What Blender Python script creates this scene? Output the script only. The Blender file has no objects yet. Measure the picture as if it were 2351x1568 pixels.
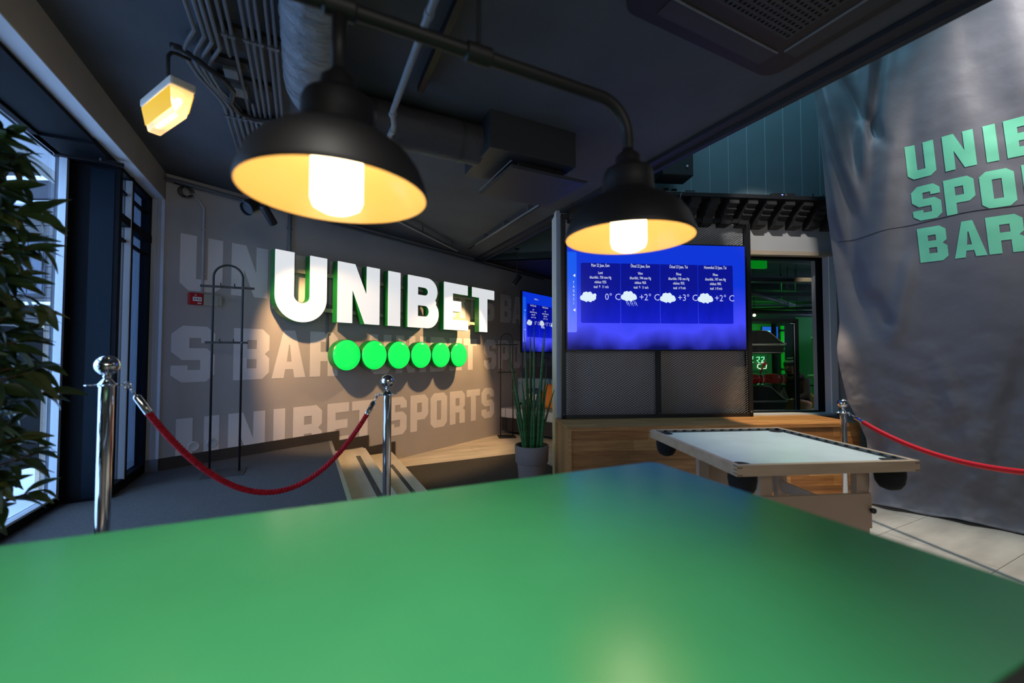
import bpy, bmesh, math, random
from mathutils import Vector, Matrix
from mathutils.geometry import tessellate_polygon
from mathutils import noise as mnoise
random.seed(7)
sc = bpy.context.scene
COL = sc.collection
R = math.radians
PI = math.pi

# ------------------------------------------------------------------ camera
cam_d = bpy.data.cameras.new('camera')
cam = bpy.data.objects.new('camera', cam_d)
COL.objects.link(cam)
cam.location = (0, 0, 1.371)
cam.rotation_euler = (R(90 + 1.79), 0, R(-26.53))
cam_d.sensor_width = 36.0
cam_d.lens = 36.0 * 963.4 / 2351.0
cam_d.clip_start = 0.02
cam_d.dof.use_dof = True
cam_d.dof.focus_distance = 4.6
cam_d.dof.aperture_fstop = 1.5
sc.camera = cam

# ------------------------------------------------------------------ world, exposure
w = bpy.data.worlds.new('sky')
sc.world = w
w.use_nodes = True
bg = w.node_tree.nodes['Background']
bg.inputs[0].default_value = (0.42, 0.62, 0.95, 1)
bg.inputs[1].default_value = 6.6
sc.view_settings.view_transform = 'Standard'
sc.view_settings.look = 'None'
sc.view_settings.exposure = 0.0
sc.view_settings.gamma = 1.0
sc.view_settings.use_curve_mapping = False
sc.cycles.max_bounces = 7
sc.cycles.diffuse_bounces = 4
sc.cycles.sample_clamp_indirect = 4.0

def light(name, kind, loc, energy, color=(1, 1, 1), target=None, size=0.3, sizey=None, spot=60, blend=0.3):
    d = bpy.data.lights.new(name, kind)
    d.energy = energy
    d.color = color
    if kind == 'AREA':
        d.size = size
        if sizey:
            d.shape = 'RECTANGLE'
            d.size_y = sizey
    else:
        d.shadow_soft_size = size
    if kind == 'SPOT':
        d.spot_size = R(spot)
        d.spot_blend = blend
    o = bpy.data.objects.new(name, d)
    COL.objects.link(o)
    o.location = loc
    if target is not None:
        o.rotation_euler = (Vector(target) - Vector(loc)).to_track_quat('-Z', 'Y').to_euler()
    return o

# fill added behind the photographer to lift dark walls, and the atrium's cool light
light('room_fill', 'AREA', (0.2, -3.2, 2.55), 34, (1.0, 0.95, 0.92), (-0.3, 4.6, 1.5), 2.2, 0.7)
light('table_light', 'SPOT', (-0.25, -0.20, 2.85), 200, (1.0, 0.95, 0.86), (-0.12, 0.46, 1.07), 0.12, spot=54, blend=0.9)
light('atrium_light', 'AREA', (3.9, 2.2, 5.85), 60, (0.30, 0.72, 1.0), (3.9, 2.0, 0), 1.8, 1.8)
light('banner_spot', 'SPOT', (4.26, -0.55, 5.5), 980, (1, 0.95, 0.94), (5.20, 0.52, 4.10), 0.10, spot=54, blend=1.0)
light('hall_spot', 'SPOT', (2.75, 1.15, 4.4), 270, (1.0, 0.98, 0.95), (4.66, 2.93, 2.72), 0.06, spot=20, blend=0.35)
light('floor_spot', 'SPOT', (4.35, 1.0, 5.4), 760, (1.0, 0.91, 0.80), (3.35, 1.15, 0.0), 0.15, spot=40, blend=0.8)
light('bench_spot', 'SPOT', (3.05, 1.75, 5.3), 1300, (1, 0.74, 0.46), (4.47, 2.58, 0.7), 0.05, spot=15, blend=0.3)

# ------------------------------------------------------------------ materials
def mat(name, col, rough=0.5, metal=0.0, noise=0.0, scale=8.0, bump=0.0, bscale=None, emit=None, estr=0.0, spec=0.5, stretch=None, col2=None, trans=0.0, coat=0.0, sheen=0.0, detail=4.0):
    m = bpy.data.materials.new(name)
    m.use_nodes = True
    nt = m.node_tree
    b = nt.nodes['Principled BSDF']
    c = (col[0], col[1], col[2], 1)
    b.inputs['Base Color'].default_value = c
    b.inputs['Roughness'].default_value = rough
    b.inputs['Metallic'].default_value = metal
    b.inputs['Specular IOR Level'].default_value = spec
    b.inputs['Transmission Weight'].default_value = trans
    b.inputs['Coat Weight'].default_value = coat
    b.inputs['Sheen Weight'].default_value = sheen
    if emit:
        b.inputs['Emission Color'].default_value = (*emit, 1)
        b.inputs['Emission Strength'].default_value = estr
    if noise > 0 or bump > 0:
        tc = nt.nodes.new('ShaderNodeTexCoord')
        mp = nt.nodes.new('ShaderNodeMapping')
        if stretch:
            mp.inputs['Scale'].default_value = stretch
        nt.links.new(tc.outputs['Object'], mp.inputs['Vector'])
        n = nt.nodes.new('ShaderNodeTexNoise')
        n.inputs['Scale'].default_value = scale
        n.inputs['Detail'].default_value = detail
        nt.links.new(mp.outputs['Vector'], n.inputs['Vector'])
        if noise > 0:
            cr = nt.nodes.new('ShaderNodeValToRGB')
            c2 = col2 or tuple(max(0, x * (1 - noise)) for x in col)
            c1 = col if col2 else tuple(min(1, x * (1 + noise)) for x in col)
            cr.color_ramp.elements[0].position = 0.32
            cr.color_ramp.elements[1].position = 0.68
            cr.color_ramp.elements[0].color = (*c2, 1)
            cr.color_ramp.elements[1].color = (*c1, 1)
            nt.links.new(n.outputs['Fac'], cr.inputs['Fac'])
            nt.links.new(cr.outputs['Color'], b.inputs['Base Color'])
        if bump > 0:
            n2 = n
            if bscale:
                n2 = nt.nodes.new('ShaderNodeTexNoise')
                n2.inputs['Scale'].default_value = bscale
                n2.inputs['Detail'].default_value = 3
                nt.links.new(mp.outputs['Vector'], n2.inputs['Vector'])
            bp = nt.nodes.new('ShaderNodeBump')
            bp.inputs['Strength'].default_value = bump
            bp.inputs['Distance'].default_value = 0.02
            nt.links.new(n2.outputs['Fac'], bp.inputs['Height'])
            nt.links.new(bp.outputs['Normal'], b.inputs['Normal'])
    return m

def glass_mat(name, tint=(0.9, 0.95, 1.0), refl=1.0):
    m = bpy.data.materials.new(name)
    m.use_nodes = True
    nt = m.node_tree
    nt.nodes.clear()
    out = nt.nodes.new('ShaderNodeOutputMaterial')
    mix = nt.nodes.new('ShaderNodeMixShader')
    tr = nt.nodes.new('ShaderNodeBsdfTransparent')
    tr.inputs[0].default_value = (*tint, 1)
    gl = nt.nodes.new('ShaderNodeBsdfGlossy')
    gl.inputs['Roughness'].default_value = 0.02
    gl.inputs[0].default_value = (refl, refl, refl, 1)
    lw = nt.nodes.new('ShaderNodeLayerWeight')   # Schlick reflectance, the same for both faces of the pane
    lw.inputs[0].default_value = 0.5
    pw = nt.nodes.new('ShaderNodeMath')
    pw.operation = 'POWER'
    pw.inputs[1].default_value = 5.0
    nt.links.new(lw.outputs['Facing'], pw.inputs[0])
    fr = nt.nodes.new('ShaderNodeMath')
    fr.operation = 'MULTIPLY_ADD'
    fr.inputs[1].default_value = 0.90
    fr.inputs[2].default_value = 0.04
    nt.links.new(pw.outputs[0], fr.inputs[0])
    nt.links.new(fr.outputs[0], mix.inputs[0])
    nt.links.new(tr.outputs[0], mix.inputs[1])
    nt.links.new(gl.outputs[0], mix.inputs[2])
    nt.links.new(mix.outputs[0], out.inputs[0])
    return m

def wood_mat(name, a, b_, rough=0.45, sx=1.2, sy=18, scale=3.0):
    return mat(name, a, rough, noise=0.4, col2=b_, scale=scale, stretch=(sx, sy, sy), bump=0.06)

M = {}
M['ceil'] = mat('ceiling_paint', (0.070, 0.077, 0.090), 0.75, noise=0.15, scale=2.0, bump=0.08, bscale=30)
M['ceil_edge'] = mat('ceiling_edge_paint', (0.022, 0.024, 0.030), 0.6)
M['plaster'] = mat('plaster_beige', (0.36, 0.33, 0.29), 0.85, noise=0.06, scale=3, bump=0.05, bscale=60)
M['plaster_w'] = mat('plaster_white', (0.55, 0.56, 0.58), 0.85, noise=0.05, scale=3, bump=0.04, bscale=50)
M['wallgrey'] = mat('wall_grey', (0.45, 0.42, 0.405), 0.8, noise=0.05, scale=2.0, bump=0.04, bscale=80)
M['print'] = mat('wall_print', (0.80, 0.765, 0.76), 0.75, noise=0.03, scale=4)
M['base'] = mat('baseboard_dark', (0.045, 0.038, 0.034), 0.6, noise=0.1, scale=4)
M['basegrey'] = mat('baseboard_grey', (0.12, 0.13, 0.15), 0.6)
M['carpet'] = mat('carpet_charcoal', (0.052, 0.052, 0.054), 0.95, noise=0.5, scale=140, bump=0.6, bscale=260, sheen=0.1)
M['carpet2'] = mat('carpet_dark_mat', (0.050, 0.046, 0.042), 0.95, noise=0.45, scale=120, bump=0.6, bscale=240)
M['stone'] = mat('floor_stone', (0.62, 0.57, 0.48), 0.5, noise=0.3, col2=(0.42, 0.38, 0.32), scale=2.2, stretch=(0.7, 2.6, 1), bump=0.03, detail=7)
M['stone2'] = mat('tread_stone', (0.58, 0.54, 0.46), 0.5, noise=0.3, col2=(0.42, 0.39, 0.33), scale=2.4, stretch=(2.6, 0.7, 1), bump=0.03, detail=7)
M['strip'] = mat('grip_strip', (0.075, 0.075, 0.075), 0.9, noise=0.4, scale=60, bump=0.5, bscale=150)
M['trim_al'] = mat('trim_alu', (0.30, 0.32, 0.34), 0.4, metal=0.6)
M['frame'] = mat('frame_anthracite', (0.007, 0.008, 0.010), 0.6, spec=0.05)
M['framegloss'] = mat('frame_gloss', (0.006, 0.012, 0.020), 0.4, spec=0.08)
M['gasket'] = mat('frame_alu_light', (0.55, 0.60, 0.66), 0.4, metal=0.2)
M['glass'] = glass_mat('window_glass', (0.78, 0.84, 0.90))
M['glassd'] = glass_mat('window_glass_dark', (0.34, 0.42, 0.52))
M['glassc'] = glass_mat('cabinet_glass', (0.95, 0.98, 0.96), 0.5)
M['snow'] = mat('snow', (0.80, 0.84, 0.90), 0.9, noise=0.06, scale=1.5, bump=0.2, bscale=6)
M['siding'] = mat('house_siding', (0.065, 0.058, 0.056), 0.8, noise=0.2, scale=3, stretch=(1, 0.3, 6))
M['siding_d'] = mat('house_cornice', (0.034, 0.034, 0.043), 0.8)
M['winout'] = mat('house_window_glass', (0.05, 0.07, 0.11), 0.15)
M['black'] = mat('black_satin', (0.010, 0.010, 0.011), 0.45)
M['blackm'] = mat('black_matte', (0.016, 0.015, 0.015), 0.75)
M['charcoal'] = mat('charcoal_metal', (0.030, 0.032, 0.036), 0.5)
M['lampblk'] = mat('lamp_enamel_black', (0.010, 0.009, 0.010), 0.55)
M['lampin'] = mat('lamp_lining_yellow', (0.84, 0.57, 0.22), 0.26)
M['bulb'] = mat('lamp_bulb', (1, 1, 1), 0.5, emit=(1.0, 0.80, 0.50), estr=7.0)
M['chrome'] = mat('chrome', (0.78, 0.78, 0.80), 0.07, metal=1.0)
M['rope'] = mat('rope_red', (0.50, 0.004, 0.022), 0.8, noise=0.25, scale=60, bump=0.4, bscale=200)
M['rope2'] = mat('rope_red_smooth', (0.62, 0.004, 0.012), 0.5)
M['green'] = mat('table_green', (0.048, 0.295, 0.118), 0.23, noise=0.05, scale=5, bump=0.015, bscale=220, spec=0.5)
M['darkwood'] = mat('table_edge_dark', (0.03, 0.035, 0.025), 0.5)
M['signface'] = mat('sign_face_white', (0.42, 0.42, 0.42), 0.4, emit=(0.94, 0.97, 1.0), estr=0.72)
M['signside'] = mat('sign_side_green', (0.012, 0.25, 0.045), 0.35)
M['dotface'] = mat('dot_face_green', (0.02, 0.45, 0.10), 0.12, emit=(0.0, 1.0, 0.11), estr=0.82)
M['foil'] = mat('duct_foil', (0.20, 0.215, 0.235), 0.55, metal=0.35, bump=1.0, bscale=22, stretch=(1, 3.0, 1), noise=0.2, scale=6)
M['ductblk'] = mat('duct_dark', (0.045, 0.044, 0.050), 0.6, bump=0.4, bscale=14)
M['pipe'] = mat('conduit_grey', (0.115, 0.125, 0.140), 0.45)
M['pipel'] = mat('drain_pipe_grey', (0.20, 0.215, 0.23), 0.4)
M['cable'] = mat('cable_black', (0.014, 0.014, 0.016), 0.5)
M['emw'] = mat('emergency_white', (0.60, 0.56, 0.48), 0.5)
M['emc'] = mat('emergency_cover', (0.90, 0.80, 0.66), 0.45, emit=(1.0, 0.55, 0.20), estr=0.22, trans=0.7)
M['emy'] = mat('emergency_yellow', (0.75, 0.45, 0.02), 0.4, emit=(1.0, 0.50, 0.01), estr=0.62)
M['embulb'] = mat('emergency_tube', (1, 1, 1), 0.4, emit=(1.0, 0.78, 0.35), estr=11)
M['red'] = mat('alarm_red', (0.50, 0.010, 0.018), 0.4)
M['cream'] = mat('box_cream', (0.46, 0.45, 0.38), 0.5)
M['white'] = mat('white_plastic', (0.62, 0.63, 0.64), 0.45)
M['paper'] = mat('white_print', (0.75, 0.76, 0.76), 0.6)
M['leaf'] = mat('leaf_dark', (0.040, 0.080, 0.020), 0.42, noise=0.4, scale=9)
M['leaf2'] = mat('leaf_mid', (0.095, 0.125, 0.030), 0.42, noise=0.4, scale=9)
M['trunk'] = mat('plant_trunk', (0.11, 0.05, 0.022), 0.8, noise=0.4, scale=20, stretch=(1, 1, 0.3))
M['snake'] = mat('snake_leaf', (0.035, 0.150, 0.040), 0.4, noise=0.6, scale=7, stretch=(0.4, 0.4, 6), col2=(0.018, 0.075, 0.022))
M['pot'] = mat('pot_taupe', (0.20, 0.165, 0.15), 0.8, noise=0.08, scale=6, bump=0.05, bscale=60)
M['soil'] = mat('soil', (0.02, 0.014, 0.010), 0.95, bump=0.8, bscale=60)
M['wood'] = wood_mat('bench_wood', (0.44, 0.225, 0.078), (0.27, 0.120, 0.038))
M['wood2'] = wood_mat('bench_wood_dark', (0.36, 0.170, 0.055), (0.21, 0.088, 0.027))
M['wood3'] = wood_mat('bench_wood_pale', (0.50, 0.275, 0.105), (0.34, 0.165, 0.056))
M['ply'] = wood_mat('birch_wood', (0.52, 0.40, 0.28), (0.42, 0.31, 0.205), sx=1.5, sy=9, scale=2)
M['plyend'] = mat('birch_end_grain', (0.25, 0.175, 0.115), 0.7, noise=0.15, scale=30)
M['mdf'] = mat('stand_beige', (0.40, 0.285, 0.205), 0.7, noise=0.05, scale=5)
M['playfield'] = mat('playfield', (0.72, 0.83, 0.81), 0.22, noise=0.07, scale=3, spec=0.5)
M['ribbon'] = mat('ribbon_black', (0.014, 0.022, 0.022), 0.5)
M['bag'] = mat('pocket_bag_black', (0.006, 0.006, 0.006), 0.95)
M['meshm'] = mat('expanded_metal', (0.022, 0.021, 0.022), 0.5, metal=0.3)
M['meshback'] = mat('brightening_sheet_grey', (0.72, 0.69, 0.69), 0.8)  # pale tone of the added sheet that brightens the mesh
M['tvwall'] = mat('window_wall_paint', (0.46, 0.45, 0.44), 0.85, noise=0.04, scale=2, bump=0.03, bscale=50)
M['column'] = mat('column_white', (0.75, 0.78, 0.78), 0.8)
M['header'] = wood_mat('header_wood', (0.55, 0.44, 0.32), (0.45, 0.35, 0.25))
M['corbel'] = mat('corbel_black', (0.022, 0.021, 0.021), 0.7, noise=0.2, scale=12)
M['teal'] = mat('teal_panel', (0.13, 0.175, 0.19), 0.6, noise=0.08, scale=2)
M['tealgap'] = mat('teal_joint', (0.34, 0.44, 0.46), 0.6)
M['banner'] = mat('banner_fabric', (0.145, 0.142, 0.160), 0.55, noise=0.06, scale=4, bump=0.08, bscale=16, sheen=0.2)
M['bprint'] = mat('banner_print_mint', (0.20, 0.72, 0.44), 0.5, noise=0.04, scale=4)
M['seam'] = mat('banner_stitch', (0.05, 0.05, 0.06), 0.8)
M['dark'] = mat('other_room_dark', (0.018, 0.018, 0.020), 0.7, noise=0.2, scale=2)
M['darkgreen'] = mat('other_room_green_wall', (0.03, 0.22, 0.05), 0.6)
M['slat'] = mat('ceiling_slat', (0.035, 0.04, 0.04), 0.5)
M['neon'] = mat('neon_mint', (0.6, 1, 0.8), 0.4, emit=(0.35, 1.0, 0.62), estr=1.6)
M['neonw'] = mat('neon_white', (1, 1, 1), 0.4, emit=(0.9, 1.0, 0.8), estr=1.5)
M['bluescr'] = mat('blue_screen', (0.02, 0.05, 0.3), 0.4, emit=(0.01, 0.12, 0.75), estr=0.8)
M['tubegreen'] = mat('green_tube', (0.0, 0.4, 0.02), 0.4, emit=(0.0, 0.55, 0.02), estr=0.28)
M['glove'] = mat('glove_red', (0.60, 0.015, 0.012), 0.3)
M['piping'] = mat('white_piping', (0.55, 0.50, 0.46), 0.5)
M['tan'] = mat('leather_tan', (0.42, 0.20, 0.055), 0.5, noise=0.15, scale=10)
M['tan2'] = mat('leather_brown', (0.24, 0.165, 0.10), 0.45, noise=0.15, scale=10)
M['skin'] = mat('skin', (0.42, 0.25, 0.20), 0.55)
M['hood'] = mat('hoodie_black', (0.012, 0.012, 0.015), 0.9)
M['jean'] = mat('trousers_dark', (0.02, 0.022, 0.035), 0.9)
M['knitd'] = mat('knit_navy', (0.025, 0.02, 0.04), 0.9, bump=0.4, bscale=200)
M['knitw'] = mat('knit_white', (0.50, 0.46, 0.46), 0.9, bump=0.4, bscale=200)
M['beard'] = mat('beard_brown', (0.05, 0.02, 0.014), 0.9)
M['sofa'] = mat('sofa_grey', (0.42, 0.44, 0.46), 0.85, noise=0.05, scale=6)
M['sofab'] = mat('sofa_back_blue', (0.18, 0.27, 0.33), 0.85, noise=0.05, scale=6)
M['orange'] = mat('cushion_orange', (0.75, 0.22, 0.02), 0.7)
M['navy'] = mat('cushion_navy', (0.02, 0.05, 0.10), 0.8)
M['bezel'] = mat('tv_bezel', (0.008, 0.008, 0.010), 0.3)
M['txt'] = mat('screen_text', (0.8, 0.8, 0.8), 0.5, emit=(0.93, 0.95, 1.0), estr=0.75)
M['txt2'] = mat('screen_text_lilac', (0.6, 0.6, 0.9), 0.5, emit=(0.62, 0.60, 1.0), estr=0.7)
M['cloud'] = mat('screen_cloud', (0.8, 0.85, 0.9), 0.5, emit=(0.80, 0.93, 1.0), estr=0.72)
M['led'] = mat('led_blue', (0.1, 0.1, 1), 0.4, emit=(0.15, 0.25, 1.0), estr=3.0)
M['spotlens'] = mat('spot_lens', (1, 1, 1), 0.4, emit=(1.0, 0.78, 0.50), estr=6.0)
M['greentri'] = mat('decal_green', (0.25, 0.55, 0.30), 0.6)

def screen_mat(name, a, b_, c_, strength, vert=True):
    m = bpy.data.materials.new(name)
    m.use_nodes = True
    nt = m.node_tree
    b = nt.nodes['Principled BSDF']
    b.inputs['Base Color'].default_value = (0.01, 0.01, 0.02, 1)
    b.inputs['Roughness'].default_value = 0.2
    tc = nt.nodes.new('ShaderNodeTexCoord')
    sx = nt.nodes.new('ShaderNodeSeparateXYZ')
    nt.links.new(tc.outputs['Generated'], sx.inputs[0])
    n = nt.nodes.new('ShaderNodeTexNoise')
    n.inputs['Scale'].default_value = 2.2
    n.inputs['Detail'].default_value = 2
    mp = nt.nodes.new('ShaderNodeMapping')
    mp.inputs['Scale'].default_value = (2.2, 1, 0.8)
    nt.links.new(tc.outputs['Generated'], mp.inputs[0])
    nt.links.new(mp.outputs[0], n.inputs['Vector'])
    ad = nt.nodes.new('ShaderNodeMath')
    ad.operation = 'MULTIPLY_ADD'
    nt.links.new(n.outputs['Fac'], ad.inputs[0])
    ad.inputs[1].default_value = 0.42
    nt.links.new(sx.outputs['Z'], ad.inputs[2])
    cr = nt.nodes.new('ShaderNodeValToRGB')
    e = cr.color_ramp.elements
    e[0].position = 0.20
    e[0].color = (*a, 1)
    e[1].position = 1.15
    e[1].color = (*c_, 1)
    k = e.new(0.42)
    k.color = (*b_, 1)
    k2 = e.new(0.85)
    k2.color = (*c_, 1)
    nt.links.new(ad.outputs[0], cr.inputs['Fac'])
    nt.links.new(cr.outputs['Color'], b.inputs['Emission Color'])
    b.inputs['Emission Strength'].default_value = strength
    return m
M['screen'] = screen_mat('screen_blue', (0.002, 0.003, 0.10), (0.060, 0.070, 0.98), (0.003, 0.035, 0.68), 1.0)
M['scrpanel'] = screen_mat('screen_panel', (0.006, 0.012, 0.58), (0.002, 0.008, 0.46), (0.001, 0.004, 0.27), 1.0)
M['scrmenu'] = screen_mat('screen_menu', (0.16, 0.20, 1.0), (0.10, 0.17, 0.95), (0.006, 0.10, 0.85), 1.0)

# ------------------------------------------------------------------ mesh helpers
class MB:
    def __init__(s):
        s.v = []
        s.f = []
    def add(s, vs, fs):
        o = len(s.v)
        s.v += [tuple(p) for p in vs]
        s.f += [tuple(i + o for i in f) for f in fs]
        return s
    def box(s, x0, x1, y0, y1, z0, z1, mtx=None):
        vs = [(x0, y0, z0), (x1, y0, z0), (x1, y1, z0), (x0, y1, z0), (x0, y0, z1), (x1, y0, z1), (x1, y1, z1), (x0, y1, z1)]
        if mtx is not None:
            vs = [mtx @ Vector(p) for p in vs]
        return s.add(vs, [(0, 3, 2, 1), (4, 5, 6, 7), (0, 1, 5, 4), (1, 2, 6, 5), (2, 3, 7, 6), (3, 0, 4, 7)])
    def bar(s, p, q, wd, ht, up=(0, 0, 1)):
        p, q = Vector(p), Vector(q)
        d = (q - p).normalized()
        sd = d.cross(Vector(up))
        if sd.length < 1e-4:
            sd = d.cross(Vector((1, 0, 0)))
        sd.normalize()
        u = sd.cross(d)
        vs = []
        for c in (p, q):
            for a, b in ((-1, -1), (1, -1), (1, 1), (-1, 1)):
                vs.append(c + sd * a * wd / 2 + u * b * ht / 2)
        return s.add(vs, [(0, 3, 2, 1), (4, 5, 6, 7), (0, 1, 5, 4), (1, 2, 6, 5), (2, 3, 7, 6), (3, 0, 4, 7)])
    def tube(s, pts, r, n=10, cap=True):
        pts = [Vector(p) for p in pts]
        k = len(pts)
        rs = r if isinstance(r, (list, tuple)) else [r] * k
        t0 = (pts[1] - pts[0]).normalized()
        a = t0.orthogonal().normalized()
        vs = []
        prev = t0
        for i in range(k):
            if i == 0:
                t = t0
            elif i == k - 1:
                t = (pts[-1] - pts[-2]).normalized()
            else:
                t = ((pts[i + 1] - pts[i]).normalized() + (pts[i] - pts[i - 1]).normalized())
                t = t.normalized() if t.length > 1e-6 else prev
            a = (a - t * a.dot(t)).normalized()
            b = t.cross(a)
            prev = t
            for j in range(n):
                an = 2 * PI * j / n
                vs.append(pts[i] + (a * math.cos(an) + b * math.sin(an)) * rs[i])
        fs = []
        for i in range(k - 1):
            for j in range(n):
                j2 = (j + 1) % n
                fs.append((i * n + j, i * n + j2, (i + 1) * n + j2, (i + 1) * n + j))
        if cap:
            fs.append(tuple(reversed(range(n))))
            fs.append(tuple(range((k - 1) * n, k * n)))
        return s.add(vs, fs)
    def lathe(s, prof, n=28, c=(0, 0, 0), cap0=True, cap1=True, mtx=None):
        vs = []
        for r, z in prof:
            for j in range(n):
                an = 2 * PI * j / n
                p = Vector((r * math.cos(an), r * math.sin(an), z))
                if mtx is not None:
                    p = mtx @ p
                vs.append((p[0] + c[0], p[1] + c[1], p[2] + c[2]))
        fs = []
        k = len(prof)
        for i in range(k - 1):
            for j in range(n):
                j2 = (j + 1) % n
                fs.append((i * n + j, i * n + j2, (i + 1) * n + j2, (i + 1) * n + j))
        if cap0:
            fs.append(tuple(reversed(range(n))))
        if cap1:
            fs.append(tuple(range((k - 1) * n, k * n)))
        return s.add(vs, fs)
    def ball(s, c, r, n=20, m=12, sc_=(1, 1, 1)):
        vs = []
        for i in range(m + 1):
            th = PI * i / m
            for j in range(n):
                an = 2 * PI * j / n
                vs.append((c[0] + sc_[0] * r * math.sin(th) * math.cos(an), c[1] + sc_[1] * r * math.sin(th) * math.sin(an), c[2] - sc_[2] * r * math.cos(th)))
        fs = []
        for i in range(m):
            for j in range(n):
                j2 = (j + 1) % n
                fs.append((i * n + j, i * n + j2, (i + 1) * n + j2, (i + 1) * n + j))
        return s.add(vs, fs)
    def extrude(s, loops, fn, d0, d1, back=True, front=True):
        """loops: outer + holes, 2D; fn(u,v,d)->xyz; d1 is the front."""
        flat = [p for l in loops for p in l]
        tris = tessellate_polygon([[Vector((p[0], p[1], 0)) for p in l] for l in loops])
        n = len(flat)
        vs = [fn(p[0], p[1], d0) for p in flat] + [fn(p[0], p[1], d1) for p in flat]
        fs = []
        for t in tris:
            if back:
                fs.append((t[0], t[1], t[2]))
            if front:
                fs.append((t[2] + n, t[1] + n, t[0] + n))
        if d0 != d1:
            o = 0
            for l in loops:
                k = len(l)
                for i in range(k):
                    a, b = o + i, o + (i + 1) % k
                    fs.append((a, b, b + n, a + n))
                o += k
        return s.add(vs, fs)
    def grid(s, fn, nu, nv, closed=False):
        vs = [fn(i / nu, j / nv) for j in range(nv + 1) for i in range(nu + (0 if closed else 1))]
        m = nu if closed else nu + 1
        fs = []
        for j in range(nv):
            for i in range(nu):
                i2 = (i + 1) % m
                fs.append((j * m + i, j * m + i2, (j + 1) * m + i2, (j + 1) * m + i))
        return s.add(vs, fs)
    def mesh(s, name, m, smooth=False, fix=True):
        me = bpy.data.meshes.new(name)
        me.from_pydata(s.v, [], s.f)
        if fix:
            b = bmesh.new()
            b.from_mesh(me)
            bmesh.ops.recalc_face_normals(b, faces=b.faces)
            b.to_mesh(me)
            b.free()
        if m is not None:
            me.materials.append(m)
        if smooth:
            me.polygons.foreach_set('use_smooth', [True] * len(me.polygons))
            if smooth == 'auto':
                me.set_sharp_from_angle(angle=R(38))
        me.update()
        return me
    def build(s, name, m, parent=None, smooth=False, bevel=0, fix=True):
        o = bpy.data.objects.new(name, s.mesh(name, m, smooth, fix))
        COL.objects.link(o)
        if parent is not None:
            o.parent = parent
        if bevel:
            md = o.modifiers.new('bevel', 'BEVEL')
            md.width = bevel
            md.segments = 2
            md.limit_method = 'ANGLE'
            md.angle_limit = R(40)
        return o

def tag(o, label=None, cat=None, group=None, kind=None):
    if label: o['label'] = label
    if cat: o['category'] = cat
    if group: o['group'] = group
    if kind: o['kind'] = kind
    return o
def thing(name, label, cat, loc=(0, 0, 0), rotz=0, group=None):
    o = bpy.data.objects.new(name, None)
    o.empty_display_size = 0.1
    COL.objects.link(o)
    o.location = loc
    o.rotation_euler = (0, 0, rotz)
    return tag(o, label, cat, group)
def place(me, name, parent, loc=(0, 0, 0), rot=None, scale=None):
    o = bpy.data.objects.new(name, me)
    COL.objects.link(o)
    o.parent = parent
    o.location = loc
    if rot is not None:
        o.rotation_euler = rot
    if scale is not None:
        o.scale = scale
    return o
def copy_tree(o, parent=None):
    c = o.copy()
    COL.objects.link(c)
    if parent is not None:
        c.parent = parent
        c.matrix_parent_inverse = o.matrix_parent_inverse.copy()
    for ch in list(o.children):
        copy_tree(ch, c)
    return c
def struct(o, label=None):
    o['kind'] = 'structure'
    if label: o['label'] = label
    return o
def text_mb(s, size, sx=1.0, align='CENTER'):
    """flat letters as mesh data in the XZ plane, built from Blender's own font"""
    cu = bpy.data.curves.new('txt', 'FONT')
    cu.body = s
    cu.size = size
    cu.align_x = align
    cu.align_y = 'CENTER'
    cu.resolution_u = 2
    ob = bpy.data.objects.new('txt', cu)
    me = bpy.data.meshes.new_from_object(ob)
    mb = MB()
    mb.add([(v.co.x * sx, 0, v.co.y) for v in me.vertices], [tuple(p.vertices) for p in me.polygons])
    bpy.data.objects.remove(ob)
    bpy.data.meshes.remove(me)
    bpy.data.curves.remove(cu)
    return mb
def xf(mb, dx, dy, dz):
    mb.v = [(a + dx, b + dy, c + dz) for a, b, c in mb.v]
    return mb
def arc(cx, cy, rx, ry, a0, a1, n=10):
    return [(cx + rx * math.cos(R(a0 + (a1 - a0) * i / n)), cy + ry * math.sin(R(a0 + (a1 - a0) * i / n))) for i in range(n + 1)]

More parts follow.
